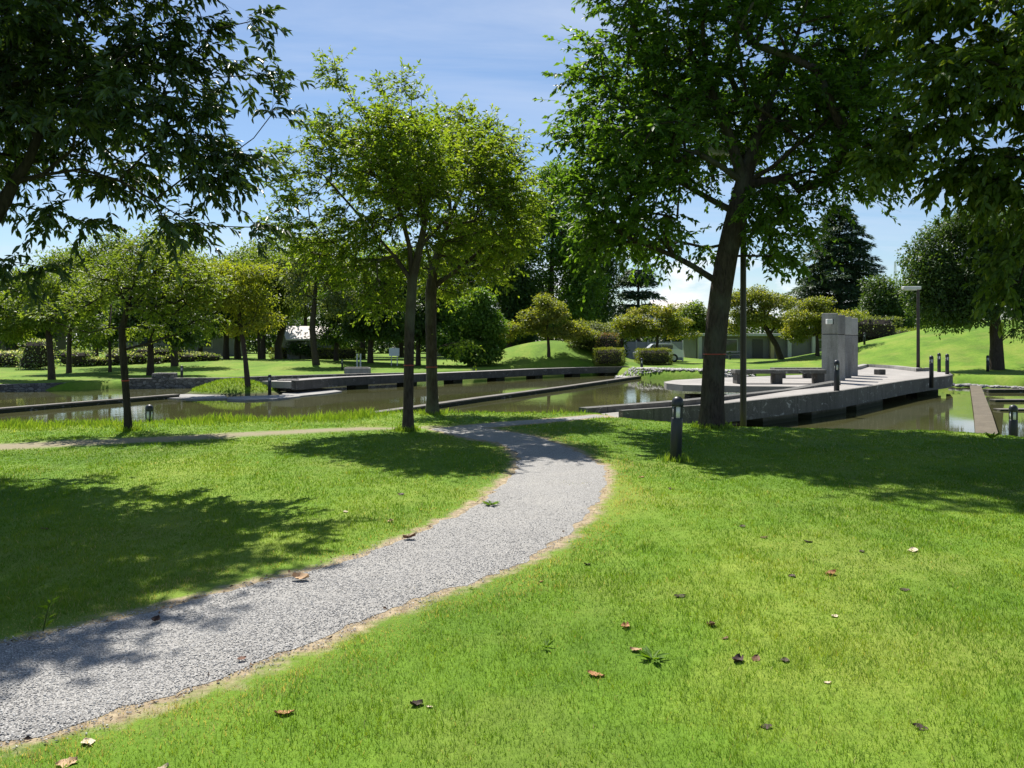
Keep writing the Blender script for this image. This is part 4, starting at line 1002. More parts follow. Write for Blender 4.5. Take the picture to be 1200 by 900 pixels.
# piers under the deck
def pier(px_a, px_b, dep, zt=-.30, back=.22):
    for _ in (0,):
        def at(px):
            k = (px - 600) / F
            for i in range(3):
                a, b = near_edge[i], near_edge[i + 1]
                den = (b[0] - a[0]) - k * (b[1] - a[1])
                t = (k * a[1] - a[0]) / den
                if -.01 <= t <= 1.01: return a + (b - a) * t
            return near_edge[3]
        A, B = at(px_a), at(px_b); T = norm(B - A); N = np.array([-T[1], T[0]])
        A, B = A + N * back, B + N * back
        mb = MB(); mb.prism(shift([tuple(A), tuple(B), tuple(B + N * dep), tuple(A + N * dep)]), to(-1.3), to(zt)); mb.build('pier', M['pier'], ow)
pier(903, 944, .7); pier(960, 1000, .7); pier(1012, 1042, .8)
for (px, py, w_) in ((835, 449.0, 1.5), (1090, 441.5, .9)):
    p = xy(px, py) + np.array([0, .7])
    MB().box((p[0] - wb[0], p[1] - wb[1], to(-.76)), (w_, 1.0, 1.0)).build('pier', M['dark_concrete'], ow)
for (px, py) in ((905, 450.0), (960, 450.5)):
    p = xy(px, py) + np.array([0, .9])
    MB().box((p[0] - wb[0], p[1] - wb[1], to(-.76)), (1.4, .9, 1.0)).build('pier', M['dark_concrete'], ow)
# kerb between the plaza and the grassy hill
kp = [xy(1006, 433.2), xy(1017, 429.8), xy(1045, 431.8), xy(1074, 435.3), xy(1092, 434.6)]
ok = empty('stone_kerb', (kp[0][0], kp[0][1], ZD), 'low pale kerb wall between the plaza and the grassy hill', 'kerb')
mb = MB()
A, B = offs(kp, -.02), offs(kp, .34)
for i in range(len(A) - 1):
    mb.prism([tuple(q - kp[0]) for q in (A[i], A[i + 1], B[i + 1], B[i])], -.4, .16)
mb.build('kerb_stone', M['concrete'], ok)
sx = xy(1031, 439); tag(MB().box((0, 0, .12), (.36, .36, .24), .3, .02).build('stone_block', M['dark_concrete'], None, (sx[0], sx[1], ZD)), 'small dark stone block sitting alone on the plaza', 'block')

# benches
def bench(name, label, x0, x1, y, legs, h=.50):
    o = empty(name, ((x0 + x1) / 2, y, ZD), label, 'bench', 'concrete benches on the plaza')
    L = x1 - x0
    MB().box((0, 0, h - .07), (L, .62, .14), 0, .015).build('seat', M['deck_side'], o)  # seat takes the shade-darkened side concrete
    for t in legs:
        MB().box(((t - .5) * L, 0, (h - .14) / 2), (.26, .56, h - .145), 0, .01).build('leg', M['dark_concrete'], o)
    return o
y = 28.75 + .35
bench('concrete_bench', 'nearer long concrete bench, coloured dark for shade, left of the pillars', (859 - 600) / F * y, (965 - 600) / F * y, y, (.06, .48, .94))
y = 33.6
bench('concrete_bench', 'farther pale topped concrete bench behind the long bench', (905 - 600) / F * y, (985 - 600) / F * y, y, (.12, .52, .92), .42)

# pillars
ptop = CH + 33 / F * 29.4
PL = [(967, 985, 29.4, 'nearest and widest looking concrete pillar carrying a square white lamp'), (976, 993.2, 31.4, 'second concrete pillar peeking out behind the nearest'),
      (983.5, 1000.6, 33.6, 'third concrete pillar in the receding row'), (991, 1008.2, 35.6, 'last and farthest concrete pillar of the row')]
for a, b, d, lab in PL:
    w_ = (b - a) / F * d
    o = empty('concrete_pillar', ((a + b) / 2 - 600, 0, 0), lab, 'pillar', 'row of concrete pillars on the plaza')
    o.location = (((a + b) / 2 - 600) / F * d, d + w_ * .5, ZD); o.rotation_euler = (0, 0, -math.atan2((a + b) / 2 - 600, F))
    H = ptop - ZD; zj = CH + 8 / F * 29.4 - ZD
    MB().box((0, 0, zj / 2), (w_, w_, zj), 0, .012).build('lower_block', M['pillar'], o)
    MB().box((0, 0, (zj + .025 + H) / 2), (w_, w_, H - zj - .025), 0, .012).build('upper_block', M['pillar'], o)
    MB().box((0, 0, zj + .0125), (w_ - .05, w_ - .05, .03)).build('joint', M['dark_concrete'], o)
d = 29.3
ol = empty('wall_lamp', W(970.5, 377, d - .02), 'square white lamp fixed to the top of the nearest pillar', 'lamp')
MB().box((0, -.09, 0), (.20, .16, .18), 0, .012).build('diffuser', M['diffuser'], ol)
MB().box((.13, -.06, .0), (.05, .12, .2), 0, .005).build('bracket', M['bollard'], ol)

# far walkway bridge
fb = [np.array(p) for p in (gp(345, 447, .0)[:2], gp(400, 443, .0)[:2], gp(470, 440, .0)[:2], gp(560, 436, .0)[:2], gp(640, 432.4, .0)[:2], gp(700, 430.6, .0)[:2], gp(737, 430.2, .0)[:2])]
ob = empty('footbridge', (fb[0][0], fb[0][1], -.5), 'long low stone faced footbridge crossing the far side of the pond', 'footbridge')
bb = np.array(ob.location)
mb = MB(); A, B = offs(fb, -.02), offs(fb, 1.7)
for i in range(len(A) - 1):
    mb.prism([tuple(q - bb[:2]) for q in (A[i], A[i + 1], B[i + 1], B[i])], -.30 - bb[2], -.02 - bb[2])
mb.build('deck', M['deck'], ob)
mb = MB(); A, B = offs(fb, -.10), offs(fb, .16)
for i in range(len(A) - 1):
    mb.prism([tuple(q - bb[:2]) for q in (A[i], A[i + 1], B[i + 1], B[i])], -.36 - bb[2], .03 - bb[2])
mb.build('facing', M['dark_concrete'], ob)
for px in (427, 485, 539, 589, 634, 677, 716):
    k = (px - 600) / F
    for i in range(len(fb) - 1):
        a, b = fb[i], fb[i + 1]; t = (k * a[1] - a[0]) / ((b[0] - a[0]) - k * (b[1] - a[1]))
        if 0 <= t <= 1:
            q = a + (b - a) * t; an = math.atan2(b[1] - a[1], b[0] - a[0])
            MB().box((q[0] - bb[0] - .5 * math.sin(an), q[1] - bb[1] + .5 * math.cos(an), -.78 - bb[2]), (.75, .7, .88), an).build('pier', M['dark_concrete'], ob); break

def wall_line(name, label, cat, pts, thick, z0, z1, mat, cap=None, capz=.05):
    pts = [np.array(p) for p in pts]
    o = empty(name, (pts[0][0], pts[0][1], z0), label, cat)
    A, B = offs(pts, -thick / 2), offs(pts, thick / 2); mb = MB()
    for i in range(len(A) - 1):
        mb.prism([tuple(q - pts[0]) for q in (A[i], A[i + 1], B[i + 1], B[i])], 0, z1 - z0)
    mb.build('wall', mat, o)
    if cap is not None:
        A, B = offs(pts, -thick / 2 - .03), offs(pts, thick / 2 + .03); mb = MB()
        for i in range(len(A) - 1):
            mb.prism([tuple(q - pts[0]) for q in (A[i], A[i + 1], B[i + 1], B[i])], z1 - z0 + .002, z1 - z0 + capz)
        mb.build('coping', cap, o)
    return o
wall_line('stone_wall', 'low dark stone wall along the far left pond edge', 'wall', [gp(-250, 453, -.22)[:2], gp(0, 450.5, -.22)[:2], gp(90, 447.5, -.22)[:2], gp(150, 444.6, -.20)[:2]], .5, -1.1, -.22, M['stone'])
wall_line('stone_wall', 'dark retaining wall behind the little pond island', 'wall', [gp(150, 443.2, -.05)[:2], gp(200, 442.6, -.05)[:2], gp(262, 442.4, -.05)[:2], gp(300, 441.0, -.05)[:2], gp(420, 437.5, -.05)[:2], gp(475, 436.5, -.05)[:2]], .5, -1.1, -.06, M['stone'])
p = gp(190, 455, -.55); tag(MB().box((0, 0, .38), (.98, .8, .76), .1, .04).build('stone_post', M['stone'], None, (p[0], p[1] + .3, -.58)), 'square stone post standing out from the far retaining wall', 'post')
p = gp(334, 458, -.45); tag(MB().box((0, 0, .28), (.82, .9, .5), .1, .04).build('stone_post', M['stone'], None, (p[0], p[1] + .5, -.5)), 'square stone block at the island end of the footbridge', 'block')
wall_line('weir', 'low weir crossing the left part of the pond', 'weir', [gp(-220, 498, -.40)[:2], gp(0, 478.5, -.40)[:2], gp(120, 469, -.40)[:2], gp(207, 462, -.40)[:2]], .28, -1.2, -.44, M['dark_concrete'], M['weir_top'], .05)
wall_line('weir', 'long low weir running from the banded trees to the far shore', 'weir', [gp(375, 492, -.40)[:2], gp(450, 481.5, -.40)[:2], gp(560, 466, -.40)[:2], gp(660, 453, -.40)[:2], gp(752, 440, -.40)[:2]], .30, -1.2, -.44, M['dark_concrete'], M['weir_top'], .05)
wall_line('weir', 'broad stepped weir running through the water at the right edge', 'weir', [gp(1157, 511, -.42)[:2], gp(1152, 485, -.42)[:2], gp(1143, 451.5, -.42)[:2]], .40, -1.2, -.47, M['dark_concrete'], M['wet_weir'], .05)
for k, (ya, xa, xb, zt, lab) in enumerate(((456, 1156, 1230, -.40, 'upper concrete cascade step beside the broad weir'), (468, 1163, 1240, -.46, 'middle concrete cascade step beside the broad weir'), (479, 1168, 1250, -.49, 'lower concrete cascade step beside the broad weir'))):
    a, b = gp(xa, ya, zt)[:2], gp(xb, ya, zt)[:2]
    wall_line('cascade_step', lab, 'step', [a, (a + b) / 2 + np.array([0, .05]), b], .34, -1.2, zt - .03, M['dark_concrete'], M['weir_top'], .03)

# island apron
def apron(label, pts, z):
    q = [gp(a, b, z)[:2] for a, b in pts]
    o = MB().prism([tuple(v - q[0]) for v in q], -.4, 0.0).build('concrete_apron', M['apron'], None, (q[0][0], q[0][1], z))
    return tag(o, label, 'apron')
apron('pale concrete apron on the left shore of the island', [(193, 466.2), (208, 462), (260, 461), (268, 466.5), (230, 467.2)], -.50)
apron('pale pointed concrete apron right of the island', [(330, 462), (345, 452), (360, 452), (401, 458.3), (385, 460.5), (350, 464)], -.50)
apron('dull concrete shelf along the front of the island', [(266, 467.5), (268, 465), (330, 462.5), (352, 464.2), (320, 467.5), (290, 468.4)], -.49)

# shore stones
def stone_mesh(seed):
    r = np.random.default_rng(seed)
    mb = MB(); n = 9; prof = [(.35, -.35), (.95, -.18), (1.0, .10), (.75, .36), (.3, .47)]
    vs, fs = [], []
    for R_, z in prof:
        for k in range(n):
            a = 6.283 * k / n; q = R_ * (1 + r.normal(0, .09)); vs.append((q * math.cos(a), .75 * q * math.sin(a), z + r.normal(0, .04)))
    for i in range(4):
        for k in range(n): fs.append((i * n + k, i * n + (k + 1) % n, (i + 1) * n + (k + 1) % n, (i + 1) * n + k))
    fs += [tuple(range(n - 1, -1, -1)), tuple(4 * n + k for k in range(n))]
    mb.add(vs, fs); me = bpy.data.meshes.new('shore_rock'); me.from_pydata(mb.v, [], mb.f); me.materials.append(M['rock']); return me
rk = [stone_mesh(s) for s in (1, 2, 3)]
for k in range(16):
    px = 1117 + k * 5.6 + random.uniform(-1.5, 1.5); py = 452 + .22 * k + random.uniform(-.8, .8)
    p = gp(px, py, -.5); o = link('shore_rock', rk[k % 3], None, (p[0], p[1], -.46)); s = random.uniform(.13, .24)
    o.scale = (s * 1.2, s, s * .9); o.rotation_euler = (0, 0, random.uniform(0, 6.28))
    tag(o, 'small grey rock in the row along the shaded far bank by the broad weir', 'rock', 'rocks along the shaded bank')
def pebbles():
    r = np.random.default_rng(5); n = 1500
    px = r.uniform(722, 884, n); t = r.random(n)
    X = np.interp(px, [722, 760, 830, 884], [7.6, 8.3, 11.6, 14.0]); 
    d0 = np.interp(px, [722, 750, 800, 884], [51.5, 50.5, 49.0, 45.5]); y = d0 + (t - .45) * 2.0; x = (px - 600) / F * y
    oc = np.array([(1, 0, 0), (0, 1, 0), (-1, 0, 0), (0, -1, 0), (0, 0, 1), (0, 0, -.6)], float)
    fc = np.array([(0, 1, 4), (1, 2, 4), (2, 3, 4), (3, 0, 4), (1, 0, 5), (2, 1, 5), (3, 2, 5), (0, 3, 5)])
    s = r.uniform(.04, .10, n); v = oc[None] * np.stack([s * 1.3, s, s * .7], 1)[:, None] + r.normal(0, .2, (n, 6, 3)) * s[:, None, None]
    z = np.maximum(terr(x, y), -.56)
    V = (v + np.stack([x, y, z + .02], 1)[:, None]).reshape(-1, 3)
    o = link('pebble_shore', mesh_np('pebble_shore', V, [(fc[None] + (np.arange(n) * 6)[:, None, None]).reshape(-1, 3)], M['bed']))
    tag(o, 'strip of pale cobbles along the far shore behind the plaza', 'pebbles', kind='stuff')
pebbles()

# ------------------------------------------------------------------ bollard lights
def make_bollard():
    o = empty('bollard_light', (0, 0, 0), 'x', 'bollard light', 'dark bollard lights around the pond')
    MB().lathe((0, 0, 0), [(.082, -.35), (.082, .62), (.078, .63)], 20).build('post', M['bollard'], o, smooth=True)
    MB().lathe((0, 0, 0), [(.062, .632), (.062, .795)], 20).build('diffuser', M['diffuser'], o, smooth=True)
    for k in range(4):
        a = R(38 + 90 * k)
        MB().box((.068 * math.cos(a), .068 * math.sin(a), .713), (.024, .034, .16), a).build('rib', M['bollard'], o)
    MB().lathe((0, 0, 0), [(.080, .796), (.083, .81), (.082, .86), (.070, .90), (.045, .925), (.012, .935)], 20).build('cap', M['bollard'], o, smooth=True)
    return o
B0 = None
BOL = [(791.5, 11.6, None, 'nearest dark bollard light standing on the lawn in front of the large tree', 1),
       (175, 17.3, -.57, 'bollard light half hidden in tall grass on the left bank', 1),
       (1187.5, 16.6, -.52, 'bollard light at the near pond edge beside the broad weir', 1),
       (980.5, 24.75, ZD, 'bollard light on the walkway edge in front of the pillars', 1),
       (1091.5, 32.6, ZD, 'bollard light at the bend of the walkway rim, frontmost of three', 1),
       (1100.5, 40.0, ZD, 'bollard light at the back of the group of three by the plaza kerb', 1),
       (1110, 37.3, ZD, 'bollard light at the right end of the plaza rim', 1),
       (1013, 62, None, 'bollard light at the foot of the grassy hill behind the pillars', 1),
       (752, 52.2, -.40, 'bollard light at the far end of the long weir', 1.1),
       (316, 34.0, -.50, 'bollard light on the island shore beside the stone block', .88),
       (213, 40.9, -.26, 'bollard light on the far retaining wall right of the square post', .8),
       (401, 52, None, 'far bollard light left of the stone water trough', .75),
       (1157.5, 46, None, 'bollard light in deep shade under the hill tree', 1)]
for px, d, z, lab, sc in BOL:
    x = (px - 600) / F * d
    if B0 is None: o = B0 = make_bollard()
    else: o = copy_tree(B0)
    o.location = (x, d, tz(x, d) - .02 if z is None else z); o.scale = (sc, sc, sc); o['label'] = lab
B0.rotation_euler = (R(1.2), R(1.8), R(8))

# street lamps
def street_lamp(px, d, ytop, z, lab, r=.06, side=-1):
    x = (px - 600) / F * d; z = tz(x, d) if z is None else z
    H = CH + (HZ - ytop) / F * d - z
    o = empty('street_lamp', (x, d, z), lab, 'street lamp', 'brown street lamps')
    MB().lathe((0, 0, 0), [(r * 1.05, -.3), (r, .6), (r * .85, H - .05), (r * .85, H)], 14).build('pole', M['pole'], o, smooth=True)
    MB().lathe((0, 0, 0), [(r * 2.1, -.3), (r * 2.1, .03), (r * 1.2, .05)], 14).build('base_plate', M['pole'], o)
    MB().box((side * .36, 0, H + .02), (.92, .30, .17), 0, .03).build('luminaire', M['lamp_box'], o)
    MB().box((side * .42, 0, H - .082), (.62, .24, .03), 0, .005).build('diffuser', M['diffuser'], o)
street_lamp(871, 17.3, 176, None, 'near brown street lamp pole rising into the crown of the large tree', .068, -1)
street_lamp(1076, 42.5, 338, ZD + .1, 'street lamp with pale flat head at the foot of the hill', .085)

# ------------------------------------------------------------------ far things
def sign(px, d, yc, w, h, lab, post=True):
    x = (px - 600) / F * d; z = tz(x, d); zc = CH + (HZ - yc) / F * d
    o = empty('notice_board', (x, d, z), lab, 'sign', 'white notice boards')
    MB().box((0, 0, zc - z), (w, .06, h), 0, .01).build('board', M['sign_white'], o)
    for s in (-1, 1):
        MB().box((s * w * .28, .05, (zc - z) / 2), (.06, .05, zc - z)).build('post', M['lamp_box'], o)
sign(462, 57, 412.5, .72, .55, 'white notice board on posts among the dark trees')
sign(581, 63, 409.5, .72, .42, 'small white notice board on the left shoulder of the mound')
# trough with two posts
p = gp(419, 433.5, 0); d = p[1]
ot = empty('water_trough', (p[0], p[1], tz(p[0], p[1])), 'long pale stone water trough beyond the footbridge', 'trough')
MB().box((0, 0, .14), (1.5, .7, .34), .05, .03).build('basin', M['concrete'], ot)
MB().box((0, 0, .33), (1.3, .5, .03), .05).build('rim', M['weir_top'], ot)
for k, (px, lab) in enumerate(((418.5, 'thin pale post left of the pair behind the stone trough'), (422.5, 'thin pale post right of the pair behind the stone trough'))):
    x = (px - 600) / F * 55
    tag(MB().box((0, 0, .45), (.10, .10, .95), 0, .01).build('marker_post', M['lamp_box'], None, (x, 55, tz(x, 55))), lab, 'post')

def house(name, label, cat, px, d, w, h, dep, roof_h, wall, roof, over=.5, windows=(), gable=True, rz=0.0, door=None):
    x = (px - 600) / F * d; z = tz(x, d)
    o = empty(name, (x, d, z - .1), label, cat, rz=rz)
    MB().box((0, 0, h / 2), (w, dep, h)).build('wall', wall, o)
    mb = MB(); a, b = w / 2 + over, dep / 2 + over
    if gable:
        vs = [(-a, -b, h + .01), (a, -b, h + .01), (a, b, h + .01), (-a, b, h + .01), (-a, 0, h + roof_h), (a, 0, h + roof_h)]
        vs += [(v[0], v[1], v[2] + .14) for v in vs]
        fs = [(6, 7, 11, 10), (8, 9, 10, 11), (0, 4, 5, 1), (2, 5, 4, 3), (0, 1, 7, 6), (2, 3, 9, 8), (1, 5, 11, 7), (5, 2, 8, 11), (3, 4, 10, 9), (4, 0, 6, 10)]
        mb.add(vs, fs)
        g = MB(); g.add([(-w / 2, -dep / 2, h), (-w / 2, dep / 2, h), (-w / 2, 0, h + roof_h * .86), (w / 2, -dep / 2, h), (w / 2, dep / 2, h), (w / 2, 0, h + roof_h * .86)], [(0, 2, 1), (3, 4, 5)])
        g.build('gable', wall, o)
    else:
        mb.box((0, 0, h + roof_h / 2 + .01), (w + 2 * over, dep + 2 * over, roof_h), 0, .03)
    mb.build('roof', roof, o)
    for (wx, wz, ww, wh) in windows:
        f = MB().box((wx, -dep / 2 - .03, wz), (ww + .16, .08, wh + .16)).build('window', M['wall_pale'], o)
        MB().box((wx, -dep / 2 - .075, wz), (ww, .03, wh)).build('pane', M['glass'], f)
    if door:
        MB().box((door[0], -dep / 2 - .04, door[2] / 2), (door[1], .08, door[2])).build('door', M['wall_dark'], o)
    return o
house('house', 'pale roofed house seen between the far trees', 'house', 361, 80, 4.4, 1.9, 3.2, 1.25, M['wall_grey'], M['roof_pale'], .4, ((-1.0, 1.2, .8, .8),), rz=.5)
house('house', 'dark low house at the far left frame edge', 'house', 2, 78, 9, 2.6, 6, 1.6, M['wall_dark'], M['roof_dark'], .7, ((1.5, 1.4, 1.4, 1.0), (-1.8, 1.4, 1.4, 1.0)))
house('house', 'grey house hidden behind the far left trees', 'house', 215, 96, 12, 3.0, 7, 2.2, M['wall_grey'], M['roof_dark'], .6, ((-3, 1.6, 1.4, 1.0), (1, 1.6, 1.4, 1.0), (4, 1.6, 1.2, 1.0)))
house('house', 'white two storey house above the yellow maple', 'house', 786, 118, 5.0, 6.2, 6, 1.4, M['wall_pale'], M['roof_pale'], .5, ((-.8, 4.6, 1.2, 1.1), (1.2, 4.6, .9, 1.1)))
house('house', 'white gable glimpsed between the banded trunks', 'house', 523, 96, 3.4, 3.0, 5, 1.2, M['wall_pale'], M['roof_pale'], .4, ((0, 2.0, 1.0, .9),))
# low park building with bays
ob = house('park_building', 'long low flat roofed park building behind the maples', 'building', 905, 84, 17.0, 2.3, 6, .28, M['wall_grey'], M['wall_pale'], .6,
           ((-5.2, 1.35, 1.5, 1.2), (4.2, 1.5, 2.2, .8)), gable=False, door=(-2.4, 1.0, 2.0))
for k, xx in enumerate((-8.2, -6.9, -1.1, .6, 3.0)):
    MB().box((xx, -3.35, 1.14), (.36, .36, 2.28), 0, .01).build('column', M['ochre' if k in (2,) else 'wall_pale'], ob)
# panel fence
x0, x1, d = (732 - 600) / F * 71, (800 - 600) / F * 71, 71
of = empty('panel_fence', ((x0 + x1) / 2, d, tz((x0 + x1) / 2, d)), 'tall pale grey panel fence behind the two clipped hedges', 'fence')
nP = 5; pw = (x1 - x0) / nP
for k in range(nP):
    MB().box((x0 - (x0 + x1) / 2 + pw * (k + .5), 0, .85), (pw - .05, .05, 1.62)).build('panel', M['panel'], of)
for k in range(nP + 1):
    MB().box((x0 - (x0 + x1) / 2 + pw * k, -.04, .9), (.10, .12, 1.8)).build('post', M['lamp_box'], of)
# car
def car():
    d = 66.5; x = (771 - 600) / F * d; z = tz(x, d)
    o = empty('parked_car', (x, d, z), 'silver car parked in front of the grey panel fence', 'car')
    prof = [(-2.1, .35), (-2.15, .75), (-1.75, .95), (-1.1, 1.02), (-.55, 1.48), (1.15, 1.52), (1.75, 1.05), (2.1, .95), (2.15, .4)]
    mb = MB(); n = len(prof); vs = []
    for s in (-.82, .82): vs += [(p[0] * .9, s * (.86 if p[1] > 1.2 else 1), p[1]) for p in prof]
    fs = [tuple(range(n)), tuple(range(2 * n - 1, n - 1, -1))] + [(i, i + n, (i + 1) % n + n, (i + 1) % n) for i in range(n)]
    mb.add(vs, fs); mb.build('body', M['car'], o)
    for a, b in ((-.75, .15), (.2, 1.2)):
        mb = MB(); mb.box(((a + b) / 2 * .9, -.79, 1.22), ((b - a) * .84, .1, .32), 0, .02); mb.build('window', M['glass'], o)
    for sx in (-1.25, 1.25):
        for sy in (-.76, .76):
            w = MB(); w.lathe((0, 0, 0), [(.32, -.1), (.34, -.06), (.34, .06), (.32, .1)], 18)
            q = w.build('wheel', M['rubber'], o, (sx * .9, sy, .34)); q.rotation_euler = (R(90), 0, 0)
            h = MB(); h.lathe((0, 0, 0), [(.19, -.115), (.19, .115)], 14).build('rim', M['lamp_box'], q)
car()
# picnic table
x = (862 - 600) / F * 76; ot = empty('picnic_table', (x, 76, tz(x, 76)), 'dark picnic table behind the large tree trunk', 'table')
MB().box((0, 0, .74), (1.5, .8, .07), 0, .01).build('tabletop', M['wood'], ot)
for s in (-1, 1):
    MB().box((s * .55, 0, .36), (.08, .6, .7)).build('leg', M['wood'], ot)
    MB().box((0, s * .75, .44), (1.5, .26, .05)).build('bench_seat', M['wood'], ot)
    MB().box((s * .55, 0, .38), (.07, 1.6, .06)).build('crossbar', M['wood'], ot)
# radio mast on the skyline
d = 420; x = (1049 - 600) / F * d; om = empty('radio_mast', (x, d, -.2), 'thin lattice radio mast on the distant skyline right of the conifer', 'mast')
mb = MB(); H = CH + (HZ - 306) / F * d
for sx, sy in ((-1, -1), (1, -1), (1, 1), (-1, 1)): 
    V, Q = [], []; tube(V, Q, [np.array([sx * 1.3, sy * 1.3, 0]), np.array([sx * .25, sy * .25, H])], [.16, .1], 4, 0); mb.add(np.concatenate(V), np.concatenate(Q))
for k in range(14):
    z = H * k / 14; w_ = 1.3 - 1.05 * k / 14; mb.box((0, 0, z + 1), (w_ * 2, w_ * 2, .16))
mb.build('lattice', M['lamp_box'], om)

# ------------------------------------------------------------------ small things on the lawn
def leaf_proto(seed, curl):
    r = np.random.default_rng(seed); nu, nv = 9, 5; vs, fs = [], []
    for i in range(nu):
        t = i / (nu - 1); w = math.sin(math.pi * min(1, .06 + .94 * t)) ** .8 * .34 * (1 + r.normal(0, .10))
        for j in range(nv):
            s = (j / (nv - 1) - .5) * 2
            vs.append(((t - .5) + r.normal(0, .01), s * w, .10 * abs(s) ** 1.5 * curl + .30 * curl * (t - .45) ** 2 + r.normal(0, .025)))
    for i in range(nu - 1):
        for j in range(nv - 1): fs.append((i * nv + j, (i + 1) * nv + j, (i + 1) * nv + j + 1, i * nv + j + 1))
    k = len(vs); vs += [(-.5, -.012, .06), (-.5, .012, .06), (-.72, .0, .03)]; fs.append((k, k + 1, k + 2))
    return vs, fs
protos = {}
for nm in ('orange', 'tan', 'brown', 'dark', 'pale'):
    for c in (0, 1):
        vs, fs = leaf_proto(sum(map(ord, nm)) + 7 * c, .9 + .9 * c)
        me = bpy.data.meshes.new('fallen_leaf'); me.from_pydata(vs, [], fs); me.materials.append(M['litter_' + nm]); me.shade_smooth(); protos[nm, c] = me
LV = [(352, 676, 'tan', 1, .17, 'big curled tan leaf lying on the left edge of the gravel path'),
      (333, 829, 'orange', 0, .12, 'orange leaf on the grass just right of the path near its bottom end'),
      (698, 782, 'orange', 0, .125, 'bright orange leaf left of the broad leaved weed in the lawn'),
      (733, 728, 'orange', 1, .10, 'orange leaf above the broad leaved weed'),
      (834, 727, 'brown', 1, .10, 'reddish brown leaf right of the orange one above the weed'),
      (745, 755, 'tan', 1, .09, 'small tan leaf touching the top of the broad leaved weed'),
      (865, 768, 'dark', 1, .11, 'dark curled leaf first in the row of three on the lawn'),
      (886, 766, 'brown', 0, .09, 'brown leaf in the middle of the row of three on the lawn'),
      (920, 768, 'dark', 0, .085, 'dark leaf last in the row of three on the lawn'),
      (797, 694, 'dark', 0, .11, 'flat dark leaf in the middle of the right lawn'),
      (974, 671, 'orange', 1, .12, 'curled orange leaf alone on the upper right lawn'),
      (1070, 644, 'pale', 0, .14, 'long pale leaf below the tree shade on the right lawn'),
      (1078, 843, 'dark', 0, .09, 'small dark leaf in the lower right of the lawn'),
      (978, 718, 'pale', 0, .07, 'small pale leaf below the curled orange leaf'),
      (688, 657, 'dark', 1, .07, 'small dark leaf on the grass beside the gravel bend'),
      (786, 571, 'dark', 0, .10, 'dark leaf on the grass below the nearest bollard light'),
      (752, 557, 'orange', 0, .10, 'small orange leaf left of the nearest bollard foot'),
      (634, 676, 'orange', 0, .06, 'tiny orange leaf on the grass right of the path'),
      (488, 817, 'dark', 1, .09, 'dark upright curled leaf on the lower lawn'),
      (503, 819, 'pale', 0, .05, 'tiny pale leaf next to the dark upright curled leaf'),
      (103, 863, 'pale', 0, .10, 'pale leaf at the bottom edge of the gravel path'),
      (78, 887, 'tan', 0, .11, 'tan leaf below the gravel path at the bottom left'),
      (190, 896, 'pale', 1, .08, 'pale curled leaf at the very bottom left of the lawn'),
      (226, 898, 'brown', 0, .07, 'brown leaf at the very bottom of the lawn'),
      (283, 656 + 112, 'brown', 0, .07, 'small brown leaf on the worn path edge near its bottom'),
      (947, 634, 'dark', 0, .10, 'dark leaf in line with the shade on the right lawn'),
      (870, 616, 'dark', 0, .10, 'dark leaf on the lawn well below the large tree'),
      (895, 629, 'brown', 0, .09, 'brown leaf right of the dark leaf below the large tree'),
      (850, 742, 'brown', 0, .06, 'tiny brown leaf below the reddish brown leaf'),
      (898, 843, 'dark', 0, .07, 'dark leaf in the lower middle of the lawn'),
      (970, 793, 'pale', 0, .05, 'tiny pale leaf between the row of three and the lower right leaf'),
      (52, 617, 'brown', 0, .11, 'brown leaf lying in the left tree shade'),
      (470, 577, 'dark', 0, .11, 'dark leaf on the sunny grass left of the path'),
      (405, 597, 'pale', 0, .09, 'pale leaf on the grass at the tip of the left shade'),
      (458, 608, 'tan', 1, .11, 'tan leaf upright in the grass near the left path edge'),
      (182, 725, 'dark', 1, .10, 'dark curled leaf on the shaded left edge of the path'),
      (480, 628, 'brown', 1, .15, 'brown leaf litter piece on the sunny left path edge'),
      (1060, 689, 'dark', 0, .09, 'dark leaf on the right lawn below the long pale leaf'),
      (1010, 645, 'dark', 0, .08, 'small dark leaf left of the long pale leaf'),
      (928, 673, 'dark', 0, .09, 'dark leaf left of the curled orange leaf')]
for k, (px, py, c, cu, s, lab) in enumerate(LV):
    p = gp(px, py, .03); o = link('fallen_leaf', protos[c, cu], None, (p[0], p[1], tz(p[0], p[1]) + (.002 if sdf(PATH, p[0:1], p[1:2])[0] > .1 else .016)))
    s *= .74; o.scale = (s, s, s); o.rotation_euler = (random.uniform(-.22, .22), random.uniform(-.22, .22), random.uniform(0, 6.28))
    tag(o, lab, 'leaf', 'fallen leaves on the lawn and path')
def crumbs():
    r = np.random.default_rng(91); n = 5200
    d = r.uniform(3.4, 13, n); x = r.uniform(-.75, .2, n) * d; y = d
    k = sdf(PATH, x, y); side = sdf(poly2(PATH_L, 0) + poly2([(-300, 500), (-300, 800)], 0), x, y) < .25
    keep = (np.abs(k - .03) < np.abs(r.normal(0, .06, n)) + .01) & (side | (r.random(n) < .35)) & (snoise(x, y, .5) > -.3)
    x, y = x[keep], y[keep]; n = len(x)
    lv, lf = leaf_arrays(np.stack([x, y, terr(x, y) + .012], 1), r.normal(0, 1, (n, 3)) * np.array([1, 1, .25]), np.array([0, 0, 1.0]) + r.normal(0, .4, (n, 3)), r.uniform(.015, .05, n), r.uniform(.006, .022, n), False, .2)
    m, nt, out = newmat('leaf_litter')
    col = ramp(nt, attr(nt, 'rnd'), [(0, (.045, .028, .02)), (.6, (.14, .08, .045)), (1, (.34, .23, .12))])
    bsdf(nt, out, col, .8, spec=.2)
    tag(link('leaf_litter', mesh_np('leaf_litter', lv, [lf], m, {'rnd': ('FACE', np.tile(r.random(n), 2))})), 'dry brown leaf crumbs collected along the path edges', 'leaf litter', kind='stuff')
crumbs()
